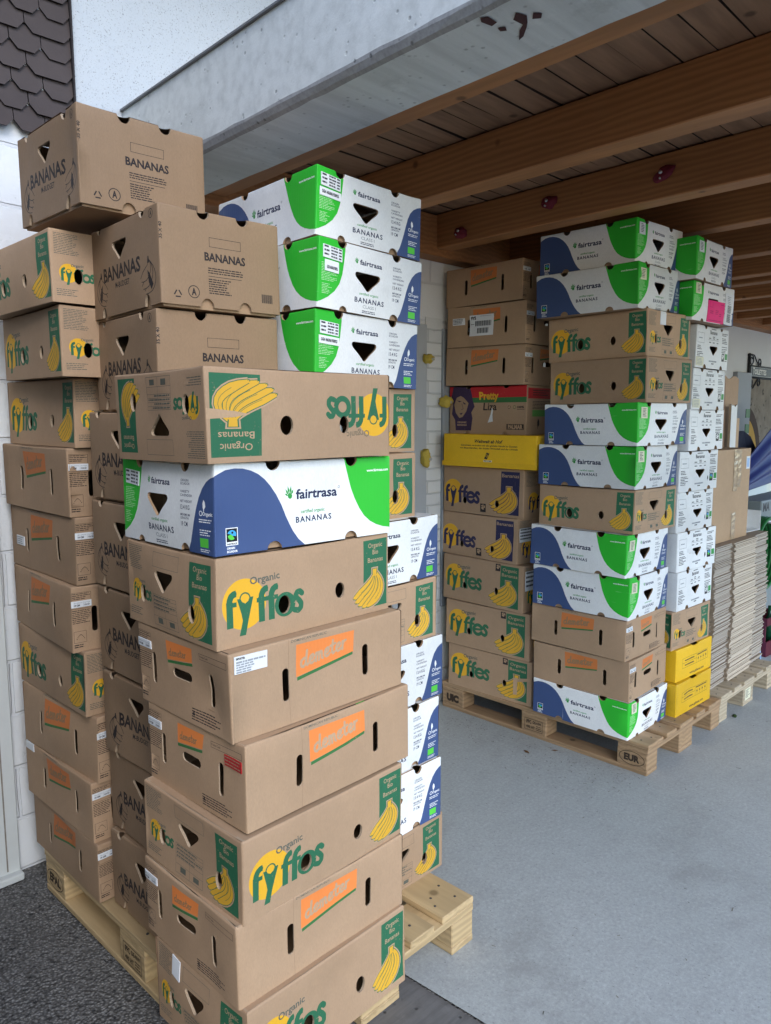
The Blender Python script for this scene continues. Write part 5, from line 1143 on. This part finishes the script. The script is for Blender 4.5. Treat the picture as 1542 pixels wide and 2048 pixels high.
mb = MB(); a = Art(.5, .1); a.text('MA', .0, .0, .055, 'paper_ink', .13, bold=.02); mb.plate(a.p, (-.375, -.05, .925), (1, 0, 0), (0, 0, 1), .0008); mb.build('lettering', t)
mb = MB(); mb.tube([(-.36, -.05, .74), (-.36, -.07, .74)], .012, 'bolt', 10); mb.build('knob', t)
t = thing('garden_hose', 'green garden hose coil on a stand left of the grey cabinet', 'hose', (4.56, .36, .0))
mb = MB()
for k in range(5): mb.tube([(.24 * math.cos(q_ * .21), .02 + .025 * k, .66 + .24 * math.sin(q_ * .21)) for q_ in range(31)], .013, 'green_rubber', 8)
mb.build('coil', t); mb = MB(); mb.tube([(0, .25, 0), (0, .25, .90)], .018, 'galv', 8); mb.tube([(0, .25, .88), (0, -.01, .88)], .014, 'galv', 8); mb.box((-.12, .21, 0), (.06, .30, .03), 'galv'); mb.build('stand', t)
t = thing('bottle_crate', 'dark red crate of green bottles at the right edge by the pallet', 'crate', (4.50, .42, 0), (0, 0, -.1))
mb = MB()
for lo, hi in (((-.15, -.15, 0), (.15, .15, .02)), ((-.15, -.15, .02), (.15, -.14, .10)), ((-.15, -.15, .21), (.15, -.14, .26)), ((-.15, .14, .02), (.15, .15, .26)), ((-.15, -.14, .02), (-.14, .14, .26)), ((.14, -.14, .02), (.15, .14, .26))): mb.box(lo, hi, 'crate_red')
mb.build('crate', t)
for ix in range(2):
    for iy in range(2):
        mb = MB(); x, y = -.07 + .14 * ix, -.07 + .14 * iy; mb.tube([(x, y, .022), (x, y, .17), (x, y, .20), (x, y, .24), (x, y, .30)], [.036, .036, .030, .014, .013], 'bottle_green', 14)
        o = mb.build('bottle'); o.matrix_world = Matrix.Translation((4.50, .42, 0)) @ Matrix.Rotation(-.1, 4, 'Z'); tag(o, 'dark green bottle standing in the dark red crate', 'bottle', 'bottles in the crate')
mb = MB(); mb.box((-.03, -.004, 0), (.05, .004, .27), 'paper_blue', .001); o = mb.build('panel'); o.location = (4.285, .30, 0); o.rotation_euler = (R(-6), 0, .3); tag(o, 'pale blue-white panel leaning beside the flattened cartons', 'panel')
# litter on the floor
rg = random.Random(9)
def leaf_obj(label, x, y, s_, mat, rot):
    mb = MB(); P = [(-1, 0, .05), (-.5, .32, .12), (.1, .38, .05), (.7, .2, .10), (1, 0, .02), (.6, -.24, .06), (0, -.34, .12), (-.6, -.24, .05)]
    mb.add([(a * s_, b * s_, c * s_) for a, b, c in P] + [(0, 0, .16 * s_)], [(i, (i + 1) % 8, 8) for i in range(8)], mat)
    o = mb.build('fallen_leaf'); o.location = (x, y, .002); o.rotation_euler = (0, 0, rot); tag(o, label, 'leaf', 'fallen leaves on the floor')
leaf_obj('green leaf on the floor in front of the pallet of flattened cartons', 3.158, .255 - .19, .030, 'leaf_green', .4)
leaf_obj('brown leaf scrap on the floor left of the far pallet', 2.02, .62, .022, 'leaf_brown', 1.2)
leaf_obj('small curled brown leaf beside the far pallet middle block', 2.125, .53, .018, 'leaf_brown', 2.2)
mb = MB()
for i in range(620):
    if i < 400: x, y = rg.uniform(.62, 5.2), rg.uniform(-2.6, 1.2)
    else: x, y = 2.15 - abs(rg.gauss(0, .16)), rg.uniform(.1, 1.2)
    l = rg.uniform(.002, .009) * (1.5 if i % 11 == 0 else .8); wd = rg.uniform(.0006, .0014); a = rg.uniform(0, 3.14); c, s_ = math.cos(a), math.sin(a); b = rg.uniform(-.5, .5) * l * .4
    pts = [(-l, 0), (0, b), (l, 0)]; vs = [(x + p * c - (q + e) * s_, y + p * s_ + (q + e) * c, .0012 + .0006 * (i % 4)) for p, q in pts for e in (-wd, wd)]
    mb.add(vs, [(0, 2, 3, 1), (2, 4, 5, 3)], 'straw' if i % 3 else 'straw_dark')
mb.build('straw_litter', kind='stuff')
